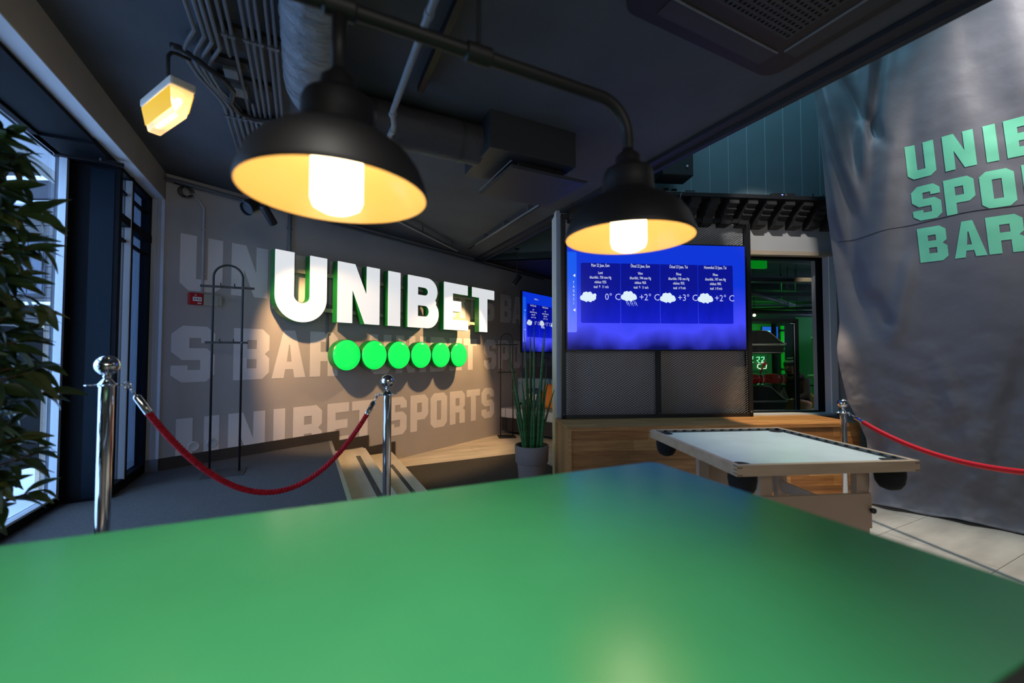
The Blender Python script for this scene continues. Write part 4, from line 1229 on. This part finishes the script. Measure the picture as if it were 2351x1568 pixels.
# ================================================================== GAME TABLE
gt = thing('game_table', 'square pale wooden pocket game table with black edge ribbon on a beige stand', 'table', (2.543, 1.644, 0), math.atan2(-.352, .928))
HF = .497
for s, nm in ((-1, 'front'), (1, 'back')):
    MB().box(-HF, HF, s * HF if s < 0 else s * (HF - .028), -(HF - .028) if s < 0 else HF, .775, .830).build('frame_rail', M['ply'], gt, bevel=.0015)
    MB().box(s * HF if s < 0 else HF - .028, -(HF - .028) if s < 0 else HF, -HF + .028, HF - .028, .775, .830).build('frame_rail', M['ply'], gt, bevel=.0015)
for sx in (-1, 1):
    for sy in (-1, 1):
        for k in range(3):
            z0 = .7755 + .0185 * k
            if k % 2 == 0:
                MB().box(min(sx * HF, sx * (HF - .028)), max(sx * HF, sx * (HF - .028)), sy * HF - .0008, sy * HF + .0008, z0 + .001, z0 + .0095).build('joint_finger', M['plyend'], gt)
            MB().box(sx * HF - .0008, sx * HF + .0008, min(sy * HF, sy * (HF - .028)), max(sy * HF, sy * (HF - .028)), z0 + (.0095 if k < 3 else 0), z0 + .0175).build('joint_finger', M['plyend'], gt)
HI = HF - .028
MB().box(-HI, HI, -HI, HI, .800, .815).build('playing_field', M['playfield'], gt)
# black ribbon with the repeated word on the inner faces of the rails
rbn = MB().box(-HI, HI, HI - .0015, HI, .8152, .8285).box(-HI, HI, -HI, -HI + .0015, .8152, .8285).box(-HI, -HI + .0015, -HI, HI, .8152, .8285).box(HI - .0015, HI, -HI, HI, .8152, .8285)
rbn.box(-HI, HI, HI - .026, HI, .8151, .8158).box(HI - .026, HI, -HI, HI, .8151, .8158).build('ribbon', M['ribbon'], gt)
word = text_mb('UNIBET', .0145, 1.0)
for k in range(13):
    x = -HI + .04 + k * (2 * HI - .08) / 12
    for q in range(4):
        m_ = Matrix.Rotation(-q * PI / 2, 4, 'Z')
        mb = MB()
        mb.v = [tuple(m_ @ Vector((a + x, HI - .0019, c + .8222))) for a, b, c in word.v]
        mb.f = list(word.f)
        mb.build('ribbon_print', M['paper'], gt, fix=False)
for sx in (-1, 1):
    for sy in (-1, 1):
        c = (sx * (HI - .055), sy * (HI - .055))
        MB().lathe([(.044, .8152), (.044, .8156)], 24, c=(c[0], c[1], 0)).build('pocket', M['bag'], gt)
        MB().lathe([(.066, .774), (.068, .74), (.062, .70), (.045, .672), (.018, .66), (.001, .658)], 24, c=(c[0], c[1], 0), cap1=False).build('pocket_bag', M['bag'], gt, True)
# stand
for sx, x in ((-1, -.215), (1, .352)):
    for sy, y in ((-1, -.30), (1, .30)):
        MB().box(x - .036, x + .036, y - .02, y + .02, 0, .775).build('leg', M['mdf'], gt, bevel=.002)
for y in (-.322, .322):
    MB().box(-.235, .392, y - .009, y + .009, .425, .614).build('apron', M['mdf'], gt, bevel=.002)
for x in (-.215, .352):
    MB().box(x - .012, x + .012, -.28, .28, .43, .50).build('side_rail', M['mdf'], gt, bevel=.002)
MB().lathe([(.004, 0), (.004, .012), (.014, .014), (.015, .026), (.010, .030)], 16, c=(.379, -.331, .527), mtx=Matrix.Rotation(R(90), 4, 'X')).build('knob', M['black'], gt, 'auto')
tag(MB().tube([(2.86, 1.50, .006), (2.98, 1.52, .006), (3.3, 1.62, .006), (3.9, 1.80, .006), (4.45, 2.0, .006)], .004, 6).build('floor_cable', M['cable'], None, True), 'thin black cable on the floor from under the game table to the banner', 'cable')

# ================================================================== BANNER
BO = Vector((4.75, 2.0, 0))
BA = math.atan2(-.954, .30)
bnr = thing('banner', 'huge dark grey fabric banner with mint green block letters hanging to the floor', 'banner', BO, BA)
# local x runs along the cloth towards the photographer, local -y faces into the room, z is up
def left_edge(z):
    tab = [(0.0, -.05), (.22, -.045), (.57, -.07), (.77, -.13), (.93, -.19), (1.26, -.237), (1.43, -.25), (1.69, -.235), (2.12, -.26), (2.73, -.31), (3.42, -.34), (4.03, -.40), (4.8, -.47)]
    for (a, b), (c, d) in zip(tab, tab[1:]):
        if z <= c:
            return b + (d - b) * (z - a) / (c - a)
    return tab[-1][1]
def sm(a, b, x):
    x = max(0, min(1, (x - a) / (b - a)))
    return x * x * (3 - 2 * x)
def gauss(x, c, w):
    return math.exp(-((x - c) / w) ** 2)
def disp(s, z):
    d = 0.0
    # broad soft vertical folds fading towards the print
    d += .030 * math.sin(s * 17 + .5 * math.sin(z * 1.3)) * (1 - sm(.1, .5, s)) * sm(1.4, 3.0, z)
    d += .012 * math.sin(s * 9 + z * .7)
    # swags from the top left corner
    for (s0, z0, s1, z1, w_, a) in ((-.37, 4.25, -.06, 2.75, .05, .070), (-.30, 4.35, .10, 3.35, .05, -.060), (.06, 4.5, -.04, 2.9, .055, .062), (.16, 4.5, .02, 3.3, .05, -.045), (-.34, 3.6, -.16, 2.3, .04, .040), (.36, 4.6, .14, 2.6, .08, .026), (.60, 4.6, .76, 3.2, .10, -.018), (.84, 4.7, .98, 3.2, .09, .022), (1.2, 4.7, 1.05, 3.4, .1, .02), (-.22, 2.5, .02, 1.50, .08, -.045), (.26, 2.15, .16, 1.5, .06, .034), (.02, 1.9, .12, 1.62, .06, -.03), (.45, 1.2, .75, .2, .06, .03), (.9, 1.3, .7, .3, .07, -.03)):
        if min(z0, z1) - .35 < z < max(z0, z1) + .35:
            q = (z - z0) / (z1 - z0)
            c = s0 + (s1 - s0) * q
            d += a * gauss(s, c, w_) * sm(-.35, .1, q) * (1 - sm(.75, 1.15, q))
    # crumples low down
    lo = 1 - sm(.6, 1.8, z)
    d += (.004 + .020 * lo) * mnoise.noise(Vector((s * 6.5 + z * 1.5, z * 7 - s * 2, 3.1)))
    d += (.001 + .012 * lo) * (.5 - abs(mnoise.noise(Vector((s * 13 - z * 5, z * 15 + s * 5, 7.7)))))
    # belly at the left and gather above the floor
    d += .10 * gauss(z, 1.35, .28) * gauss(s, -.2, .16)
    d += -.09 * gauss(z, .55, .25) * gauss(s, -.06, .14)
    return d
BW = 2.15
ZT = 4.75
def bpt(s, z, off=0.0):
    d = disp(s, z)
    y = -d - off
    if z < .22:
        y -= .10 * (1 - z / .22) ** 1.6 + .02 * math.sin(s * 14)*(1 - z/.22)
    return (s, y, max(z, .008 + .012 * (1 + math.sin(s * 14)) * (1 if z < .1 else 0)) if z < .1 else z)
def bfn(u, v):
    z = ZT * (v ** 1.0)
    le = left_edge(z)
    u2 = u ** 1.15
    s = le + (BW - le) * u2
    return bpt(s, z)
cloth = MB().grid(bfn, 210, 260).build('cloth', M['banner'], bnr, True, fix=False)
so = cloth.modifiers.new('solid', 'SOLIDIFY')
so.thickness = .003
so.offset = 1
hem = MB()
for i in range(110):
    u = .30 + 1.9 * 0 + i / 110
sl = []
for i in range(130):
    s = -.235 + (BW + .23) * i / 129
    z = 2.478 + .072 * sm(-.2, .55, s) + .006 * math.sin(s * 12)
    sl.append(Vector(bpt(s, z, .0035)))
MB().tube(sl, .0035, 5).build('seam', M['seam'], bnr, True)
def banner_letter(ch, a, b, z0, z1, sh_):
    mb = MB().extrude(glyph(ch, a, z0, b - a, z1 - z0, .36, .24), lambda u, v, d: (u, 0, v), 0, 0, back=False)
    bm = bmesh.new()
    for v in mb.v[len(mb.v) // 2:]:
        bm.verts.new(v)
    bm.verts.ensure_lookup_table()
    n = len(mb.v) // 2
    for f in mb.f:
        try:
            bm.faces.new([bm.verts[i - n] for i in f])
        except Exception:
            pass
    for it in range(4):
        ed = [e for e in bm.edges if e.calc_length() > .028]
        if not ed:
            break
        bmesh.ops.subdivide_edges(bm, edges=ed, cuts=1)
        bmesh.ops.triangulate(bm, faces=bm.faces)
    for v in bm.verts:
        s, z = v.co.x + sh_ * (z0 + (z1 - z0) - v.co.z), v.co.z
        v.co = bpt(s, z, .0062)
    me = bpy.data.meshes.new('letter')
    bm.to_mesh(me)
    bm.free()
    me.materials.append(M['bprint'])
    me.polygons.foreach_set('use_smooth', [True] * len(me.polygons))
    o = bpy.data.objects.new('letter', me)
    COL.objects.link(o)
    o.parent = bnr
for row, z0, z1 in (([('U', .258, .440), ('N', .492, .672), ('I', .726, .793), ('B', .836, 1.02), ('E', 1.075, 1.225), ('T', 1.265, 1.435)], 2.932, 3.240),
                    ([('S', .288, .468), ('P', .492, .665), ('O', .695, .880), ('R', .920, 1.10), ('T', 1.125, 1.295), ('S', 1.32, 1.50)], 2.552, 2.858),
                    ([('B', .322, .496), ('A', .530, .712), ('R', .722, .915)], 2.178, 2.482)):
    for ch, a, b in row:
        banner_letter(ch, a, b, z0, z1, .06)
MB().tube([(-.5, .03, ZT - .01), (BW + .05, .03, ZT - .01)], .02, 10).build('hanging_rod', M['black'], bnr)
for x in (0, 1.0, 2.0):
    MB().tube([(x, .03, ZT), (x, .03, 6.0)], .006, 6).build('hanger', M['cable'], bnr)

# ================================================================== FAR SOFA
so_ = thing('sofa', 'pale grey sofa with a blue grey back under the far wall screen', 'sofa', WO, WA)
def softbox(x0, x1, y0, y1, z0, z1, r=.03):
    mb = MB().box(x0, x1, y0, y1, z0, z1)
    return mb
for k, (y0, y1) in enumerate(((-.72, -.02), (-1.44, -.725), (-2.15, -1.445))):
    MB().box(4.64, 5.25, y0, y1, .29, .455).build('seat_cushion', M['sofa'], so_, bevel=.025)
    MB().box(5.12, 5.30, y0, y1, .50, .95).build('back_cushion', M['sofab'], so_, bevel=.035)
MB().box(4.68, 5.30, -2.15, -.02, .06, .29).build('plinth', M['blackm'], so_)
MB().box(5.22, 5.34, -2.15, -.02, .06, .80).build('back_frame', M['blackm'], so_)
def cushion(label, x, y, z, sx, sz, m, tilt, mark=False):
    t = thing('cushion', label, 'cushion', W(x, y, z), WA)
    mt = Matrix.Rotation(tilt, 4, 'Y')
    def fn(u, v):
        a, b = 2 * PI * u, PI * (v - .5)
        ca, sa, cb, sb_ = math.cos(a), math.sin(a), math.cos(b), math.sin(b)
        p = lambda q, e: math.copysign(abs(q) ** e, q)
        return mt @ Vector((.07 * p(sb_, 1.0), sx * p(ca, .55) * p(cb, .55), sz * p(sa, .55) * p(cb, .55)))
    MB().grid(fn, 28, 14, True).build('cover', M[m], t, True)
    if mark:
        mk = MB()
        for k in range(5):
            mk.box(-.0735, -.0725, -.11 + .045 * k, -.075 + .045 * k, -.05 - .01 * (k % 2), .05 + .01 * (k % 3), mt)
        mk.build('print', M['paper'], t)
cushion('bright orange cushion on the far sofa behind the spear plant', 5.04, -.80, .665, .17, .21, 'orange', R(14))
cushion('navy cushion with white print on the far sofa', 5.00, -.46, .625, .15, .17, 'navy', R(16), True)

# ================================================================== NEXT ROOM SEEN THROUGH THE OPENING
light('next_room_green', 'AREA', T(4.6, 4.0, 2.75), 20, (0.06, 1.0, 0.10), T(4.8, 4.2, 0), 1.6, 1.0)
light('next_room_green_low', 'POINT', T(3.55, 2.9, 1.75), 3.0, (0.06, 1.0, 0.10), None, .15)
light('next_room_warm', 'SPOT', T(3.9, 1.6, 2.85), 80, (1.0, 0.72, 0.45), T(4.3, 2.5, .5), .06, spot=50, blend=.5)
gw = struct(MB().box(2.0, 9.5, 4.85, 4.95, 0, 2.93).build('wall_next_room', M['dark']))
gw.location = TO
gw.rotation_euler = (0, 0, TA)
MB().box(4.5, 5.72, 4.83, 4.852, .75, 2.05).build('green_panel', M['darkgreen'], gw)
MB().box(6.2, 6.9, 4.83, 4.852, .4, 2.2).build('green_panel', M['darkgreen'], gw)
def TTh(name, label, cat, x, y, z, rz=0, group=None):
    return thing(name, label, cat, T(x, y, z), TA + rz, group)
for k, (y, z, a) in enumerate(((1.45, 2.62, .10), (1.9, 2.46, -.05), (2.35, 2.56, .16), (2.8, 2.38, -.12), (3.3, 2.50, .06), (3.8, 2.36, -.1))):
    t = TTh('ceiling_beam', 'dark beam with green glints under the next room ceiling, %s from the opening' % ordn[k], 'beam', 4.0, y, z, a, 'beams under the next room ceiling')
    MB().box(-2.0, 3.2, -.05, .05, -.03, .03).build('beam', M['slat'], t, bevel=.004)
    for x in (-1.2, 1.0, 2.6):
        MB().tube([(x, 0, .03), (x, 0, 2.93 - z)], .006, 6).build('hanger', M['cable'], t)
for k, (x0, y0, x1, y1, z, r) in enumerate(((2.2, 1.2, 6.5, 4.6, 2.28, .035), (2.4, 3.9, 6.8, 2.2, 2.18, .03), (2.2, 2.6, 7.0, 3.1, 2.08, .045))):
    t = thing('ceiling_pipe', ['slim pipe running away from the opening under the next room ceiling', 'slim pipe running towards the opening under the next room ceiling', 'fat low pipe straight across under the next room ceiling'][k], 'pipe')
    a, b = T(x0, y0, z), T(x1, y1, z)
    MB().tube([a, b], r, 12).build('tube', M['slat'], t, True)
    for s in (.15, .5, .85):
        c = a.lerp(b, s)
        MB().tube([c, (c.x, c.y, 2.93)], .005, 6).build('hanger', M['cable'], t)
t = TTh('ceiling_lamp', 'tiny bright lamp under the next room ceiling', 'lamp', 3.58, 2.5, 2.0)
MB().ball((0, 0, 0), .022, 12, 8).build('bulb', M['spotlens'], t, True)
MB().tube([(0, 0, .02), (0, 0, .93)], .005, 6).build('cord', M['cable'], t)
t = TTh('exit_light', 'small green glowing light box at the top left of the opening', 'light', 2.72, 1.25, 2.53)
MB().box(-.15, .15, -.02, .02, -.05, .05).build('box', M['tubegreen'], t, bevel=.004)
MB().tube([(0, 0, .05), (0, 0, .40)], .006, 6).build('stem', M['black'], t)

# display cabinet and its contents
cb = TTh('display_cabinet', 'black framed glass display cabinet standing behind the opening', 'cabinet', 2.80, 1.50, 0)
CW, CDp = .50, .20
pf_ = MB()
for x in (-CW, CW):
    for y in (-CDp, CDp):
        pf_.box(x - .022, x + .022, y - .022, y + .022, 0, 1.83)
pf_.build('frame_posts', M['black'], cb)
MB().box(-CW - .022, CW + .022, -CDp - .022, CDp + .022, 1.80, 1.835).build('top', M['black'], cb)
MB().box(-CW - .022, CW + .022, -CDp - .022, CDp + .022, .02, .10).build('base', M['black'], cb)
MB().box(CW - .03, CW - .024, -CDp - .012, -CDp - .006, .10, 1.78).box(CW - .08, CW - .024, -CDp - .012, -CDp - .006, 1.772, 1.78).build('metal_edge', M['gasket'], cb)
for z in (.64, .985, 1.385):
    MB().box(-CW + .02, CW - .02, -CDp + .01, CDp - .01, z - .008, z).build('glass_shelf', M['glassc'], cb)
MB().box(-CW + .02, CW - .022, -CDp - .004, -CDp, .10, 1.80).build('glass_front', M['glassc'], cb)
def case(label, x, y, z, L, Ht):
    t = TTh('black_case', label, 'case', x, y, z)
    def prof(s):
        return (-L / 2 + L * s, .42 * Ht + (Ht - .42 * Ht) * (1 - sm(.45, 1.02, s)) * (.96 + .04 * math.sin(5 * s)))
    top = [prof(k / 14) for k in range(15)]
    poly = [(-L / 2, .40 * Ht)] + top + [(L / 2, .40 * Ht)]
    MB().extrude([poly], lambda u, v, d: (u, d * (1 - .25 * max(0, u) / L), v), -.12, .12).build('upper_shell', M['blackm'], t, bevel=.006)
    MB().extrude([[(-L / 2, .0), (L / 2 - .05, .0), (L / 2 - .012, .37 * Ht), (-L / 2, .37 * Ht)]], lambda u, v, d: (u, d, v), -.115, .115).build('lower_shell', M['blackm'], t, bevel=.006)
    for pts in ([(u, -.121, v) for u, v in top[5:]] + [(L / 2, -.118, .41 * Ht), (-L / 2, -.123, .40 * Ht)], [(-L / 2, -.119, .36 * Ht), (L / 2 - .015, -.119, .36 * Ht)], [(-L / 2, -.118, .01), (L / 2 - .05, -.118, .01)]):
        MB().tube(pts, .0048, 6).build('piping', M['piping'], t, True)
case('black pointed case with white piping on the upper cabinet shelf', 2.93, 1.46, 1.386, .54, .30)
case('black pointed case with white piping on the lower cabinet shelf', 2.95, 1.46, .641, .52, .32)
for k, (x, lab) in enumerate(((2.80, 'red boxing glove on the middle cabinet shelf, left of the pair'), (3.08, 'red boxing glove on the middle cabinet shelf, right of the pair'))):
    t = TTh('boxing_glove', lab, 'glove', x, 1.42, .986, R(-12), 'red boxing gloves')
    def gfn(u, v):
        a = 2 * PI * u
        s = v
        r = .072 * (math.sin(PI * (.10 + .72 * (1 - s))) ** .55) * (1 if s < .72 else .80 + .1 * (s - .72))
        if v == 0:
            r = .004
        return (-.13 + .25 * s, r * 1.0 * math.cos(a), .072 + r * .95 * math.sin(a) - .012 * s)
    MB().grid(gfn, 24, 18, True).build('padding', M['glove'], t, True)
    MB().tube([(-.09, -.055, .085), (-.05, -.078, .075), (.0, -.076, .065), (.03, -.062, .06)], [.018, .026, .024, .014], 12).build('thumb', M['glove'], t, True)
    MB().tube([(.075, 0, .062), (.125, 0, .06)], [.060, .058], 20, cap=False).build('cuff', M['glove'], t, True)
    MB().tube([(.118, 0, .0605), (.121, 0, .0604)], .050, 18).build('opening', M['bag'], t)
    MB().tube([(.083, 0, .062), (.098, 0, .0615)], .0612, 20, cap=False).build('white_band', M['piping'], t, True)
t = TTh('red_lace', 'red and white cord hanging in the cabinet above the gloves', 'cord', 2.93, 1.44, 1.10)
MB().tube([(-.12, 0, .17), (-.05, -.01, .15), (.02, 0, .16), (.06, 0, .22), (.09, 0, .276)], .006, 6).build('cord', M['piping'], t, True)
MB().tube([(.03, 0, .155), (.0, 0, .09), (-.03, 0, .02)], .010, 8).tube([(.01, -.005, .13), (.05, -.005, .16)], .018, 8).build('red_end', M['glove'], t, True)

# neon sign and blue screen on the far wall
def neon_line(mb, pts, r=.007):
    mb.tube(pts, r, 6)
t = TTh('neon_sign', 'mint green neon word on the far wall of the next room', 'sign', 5.12, 4.66, 1.70)
def neon_glyph(ch, x, wd, h):
    for l in glyph(ch, x, 0, wd, h, .34, .24):
        q = [(a, 0, b) for a, b in l]
        MB().tube(q + [q[0], q[1]], .006, 6).build('tube', M['neon'], t, True)
xx = -.46
for ch in 'UNIBET':
    wd = .045 if ch == 'I' else .115
    neon_glyph(ch, xx, wd, .175)
    xx += wd + .035
MB().box(-.48, .36, .006, .016, -.02, -.005).box(-.40, -.38, .01, .18, -.02, -.005).box(.28, .30, .01, .18, -.02, -.005).build('bracket', M['black'], t)
t = TTh('neon_sign', 'white and mint neon shapes below the neon word in the next room', 'sign', 5.22, 4.80, 1.10)
sq = MB()
for k, (a, b) in enumerate(((-.20, .17), (-.09, .17), (.06, .16), (.17, .16))):
    sq.tube([(a - .04, 0, b + .05), (a + .03, 0, b + .06), (a + .02, 0, b), (a - .03, 0, b - .02), (a + .035, 0, b - .07), (a - .04, 0, b - .075)], .006, 6)
sq.build('tube', M['neon'], t, True)
MB().tube([(-.22, 0, -.02), (-.08, 0, -.02), (-.08, 0, .06), (-.22, 0, .06), (-.22, 0, -.02)], .006, 6).build('tube', M['neonw'], t, True)
MB().tube([(.05, 0, .05), (.12, 0, .07), (.14, 0, .11), (.17, 0, .10), (.165, 0, .06), (.25, 0, .05), (.24, 0, -.03), (.10, 0, -.04), (.04, 0, -.01), (.05, 0, .05)], .006, 6).build('tube', M['neonw'], t, True)
MB().box(-.3, .3, .012, .024, -.08, .28).build('backing', M['darkgreen'], t)
t = TTh('blue_monitor', 'bright blue monitor beside the neon word in the next room', 'monitor', 5.56, 4.79, 1.86)
MB().box(-.19, .19, 0, .04, -.13, .13).build('case', M['black'], t, bevel=.004)
MB().box(-.18, .18, -.002, .001, -.12, .12).build('screen', M['bluescr'], t)
MB().box(-.02, .02, .03, .06, -.05, .05).build('mount', M['black'], t)
t = TTh('light_tube', 'vertical green light tube on the far wall of the next room', 'light', 5.84, 4.78, .95)
MB().tube([(0, 0, 0), (0, 0, 1.05)], .035, 12).build('tube', M['tubegreen'], t, True)
for z in (.1, .5, .95):
    MB().box(-.045, .045, -.045, .05, z - .02, z + .02).build('bracket', M['black'], t)
t = TTh('green_dispenser', 'tall green standing dispenser at the right side of the opening', 'dispenser', 6.62, 4.45, 0)
MB().box(-.22, .30, -.2, .2, 0, 1.72).build('body', M['darkgreen'], t, bevel=.01)
MB().box(-.225, .305, -.205, .205, 1.72, 1.76).build('lid', M['white'], t)
MB().box(-.05, .22, -.215, -.2, 1.28, 1.42).build('screen', M['charcoal'], t)
MB().box(-.08, .25, -.22, -.2, 1.08, 1.20).build('slot', M['black'], t)

# round table, chairs and the seated person
t = TTh('round_table', 'round pale wooden table beside the seated person in the next room', 'table', 5.38, 3.0, 0)
MB().lathe([(.365, .965), (.372, .975), (.372, 1.0), (.365, 1.006)], 44).build('top', M['ply'], t, 'auto')
MB().lathe([(.24, 0), (.24, .012), (.04, .03), (.03, .05), (.03, .965)], 24).build('pedestal', M['black'], t, 'auto')
t0 = TTh('white_pack', 'small white pack under the round table edge on a dark ledge', 'pack', 5.75, 3.55, .80)
MB().box(-.07, .07, -.04, .04, .0, .05).build('pack', M['paper'], t0, bevel=.006)
MB().box(-.25, .25, -.12, .12, -.03, .0).box(-.02, .02, -.02, .02, -.80, -.03).build('ledge', M['black'], t0)
def tub_chair(label, x, y, rz, m, seat, top, ribs, sc_=1.0):
    t = TTh('tub_chair', label, 'chair', x, y, 0, rz)
    def shell(u, v):
        a = R(-115 + 230 * u) + PI / 2
        h = top * (.55 + .45 * math.sin(PI * (.08 + .84 * u)) ** .8)
        z = seat - .12 + (h - seat + .12) * v
        r = (.27 + .045 * v) * sc_ * (1 + (.012 * math.cos(u * 2 * PI * 15) if ribs else 0))
        return (r * math.cos(a), r * math.sin(a), z)
    s = MB().grid(shell, 120 if ribs else 40, 8).build('shell', M[m], t, True, fix=False)
    sd = s.modifiers.new('solid', 'SOLIDIFY')
    sd.thickness = .045
    sd.offset = -1
    MB().lathe([(.20 * sc_, seat - .12), (.255 * sc_, seat - .10), (.262 * sc_, seat - .02), (.24 * sc_, seat + .012), (.001, seat + .02)], 32, cap1=False).build('seat', M[m], t, True)
    for a in (45, 135, 225, 315):
        MB().tube([(.17 * math.cos(R(a)), .17 * math.sin(R(a)), seat - .10), (.23 * math.cos(R(a)), .23 * math.sin(R(a)), 0)], [.014, .010], 8).build('leg', M['black'], t, True)
tub_chair('smooth tan leather tub chair behind the opening', 3.70, 2.01, R(165), 'tan', .44, .74, False)
tub_chair('brown ribbed barrel chair where the person in the beanie sits', 4.62, 2.92, R(0), 'tan2', .45, .83, True, 1.05)
tub_chair('low tan leather tub chair in front of the round table', 4.78, 2.25, R(200), 'tan', .40, .62, False)

pe = TTh('person', 'bearded person in a black hoodie and a striped beanie sitting bent forward', 'person', 4.62, 2.90, 0, R(-62))
# facing local -y; seated on the barrel chair, forearms resting on the thighs
SK = {'hip': (0, .06, .53, .135), 'belly': (0, .0, .68, .135), 'chest': (0, -.11, .88, .15), 'neck': (0, -.185, 1.015, .062), 'head0': (0, -.215, 1.09, .070), 'head1': (0, -.235, 1.17, .088), 'head2': (0, -.225, 1.25, .078)}
for s, sd in ((-1, 'l'), (1, 'r')):
    SK.update({'sh' + sd: (s * .17, -.10, .93, .072), 'el' + sd: (s * .235, -.24, .72, .050), 'wr' + sd: (s * .12, -.44, .635, .033), 'th' + sd: (s * .10, .02, .53, .10), 'kn' + sd: (s * .135, -.40, .52, .070), 'an' + sd: (s * .13, -.40, .12, .045), 'he' + sd: (s * .13, -.38, .06, .042), 'to' + sd: (s * .14, -.58, .045, .034)})
EDG = [('hip', 'belly'), ('belly', 'chest'), ('chest', 'neck'), ('neck', 'head0'), ('head0', 'head1'), ('head1', 'head2')]
for sd in 'lr':
    EDG += [('chest', 'sh' + sd), ('sh' + sd, 'el' + sd), ('el' + sd, 'wr' + sd), ('hip', 'th' + sd), ('th' + sd, 'kn' + sd), ('kn' + sd, 'an' + sd), ('an' + sd, 'he' + sd), ('he' + sd, 'to' + sd)]
def skin_mesh(name, joints, edges, root, mats, pick, sub=2):
    ks = list(joints)
    me = bpy.data.meshes.new(name)
    me.from_pydata([joints[k][:3] for k in ks], [(ks.index(a), ks.index(b)) for a, b in edges], [])
    o = bpy.data.objects.new(name, me)
    COL.objects.link(o)
    sk = o.modifiers.new('skin', 'SKIN')
    sk.use_smooth_shade = True
    for k, v in zip(ks, me.skin_vertices[0].data):
        v.radius = (joints[k][3],) * 2
        v.use_root = k == root
    ss = o.modifiers.new('sub', 'SUBSURF')
    ss.levels = ss.render_levels = sub
    bpy.context.view_layer.update()
    ev = o.evaluated_get(bpy.context.evaluated_depsgraph_get())
    m2 = bpy.data.meshes.new_from_object(ev)
    bpy.data.objects.remove(o)
    bpy.data.meshes.remove(me)
    m2.name = name
    m2.materials.clear()
    for m in mats:
        m2.materials.append(m)
    for p in m2.polygons:
        p.material_index = pick(p.center)
        p.use_smooth = True
    return m2
def pickb(c):
    if c.z > 1.045:
        return 0
    if c.z < .10:
        return 3
    if c.z < .60 and (c.y < -.08 or c.z < .46 or True) and not (c.y < -.34 and abs(c.x) < .16 and c.z > .60):
        return 2
    return 1
bm_ = skin_mesh('body', SK, EDG, 'hip', [M['skin'], M['hood'], M['jean'], M['black']], pickb)
place(bm_, 'body', pe)
for s in (-1, 1):
    hj = {'p0': (s * .12, -.44, .635, .030), 'p1': (s * .095, -.505, .618, .034)}
    he = [('p0', 'p1')]
    place(skin_mesh('hand', hj, he, 'p0', [M['skin']], lambda c: 0), 'hand', pe)
    for k in range(4):
        fx = s * (.118 - .016 * k)
        ln = (.85, 1.0, .95, .75)[k]
        MB().tube([(fx, -.51, .622), (fx - s * .008, -.51 - .036 * ln, .615), (fx - s * .012, -.51 - .060 * ln, .596), (fx - s * .012, -.51 - .066 * ln, .574)], [.0095, .009, .008, .006], 8).build('finger', M['skin'], pe, True)
    MB().tube([(s * .085, -.475, .628), (s * .062, -.50, .625), (s * .052, -.53, .612)], [.012, .010, .007], 8).build('thumb', M['skin'], pe, True)
hc = (0, -.240, 1.175)
def beanie(u, v):
    a, th = 2 * PI * u, PI / 2 * v
    r = .106 * (1 + .04 * (1 - v))
    return (hc[0] + r * math.cos(a) * math.cos(th) ** .7 * .92, hc[1] + .012 + r * math.sin(a) * math.cos(th) ** .7 * 1.06, hc[2] + .030 + .118 * math.sin(th) + .030 * math.sin(a) * (1 - v))
for k, (v0, v1, m) in enumerate(((0, .30, 'knitd'), (.30, .52, 'knitw'), (.52, .74, 'knitd'), (.74, .9, 'knitw'), (.9, 1.0, 'knitd'))):
    MB().grid(lambda u, v: beanie(u, v0 + (v1 - v0) * v), 32, 5, True).build('beanie_band', M[m], pe, True)
MB().ball((0, -.335, 1.165), .016, 10, 8, (.7, 1.2, 1.5)).build('nose', M['skin'], pe, True)
for s in (-1, 1):
    MB().ball((s * .034, -.318, 1.190), .011, 10, 8).build('eye', M['paper'], pe, True)
    MB().ball((s * .034, -.3275, 1.190), .005, 8, 6).build('pupil', M['black'], pe, True)
    MB().ball((s * .090, -.235, 1.165), .024, 10, 8, (.45, .8, 1.2)).build('ear', M['skin'], pe, True)
MB().ball((0, -.300, 1.098), .056, 16, 10, (1.05, .75, .80)).build('beard', M['beard'], pe, True)
MB().box(-.022, .022, -.3455, -.335, 1.117, 1.122).build('mouth', M['glove'], pe, bevel=.002)
MB().tube([(.13 * math.cos(a), -.150 + .115 * math.sin(a), 1.005 + .03 * math.sin(a)) for a in [2 * PI * k / 24 for k in range(25)]], .034, 10, cap=False).build('hood', M['hood'], pe, True)
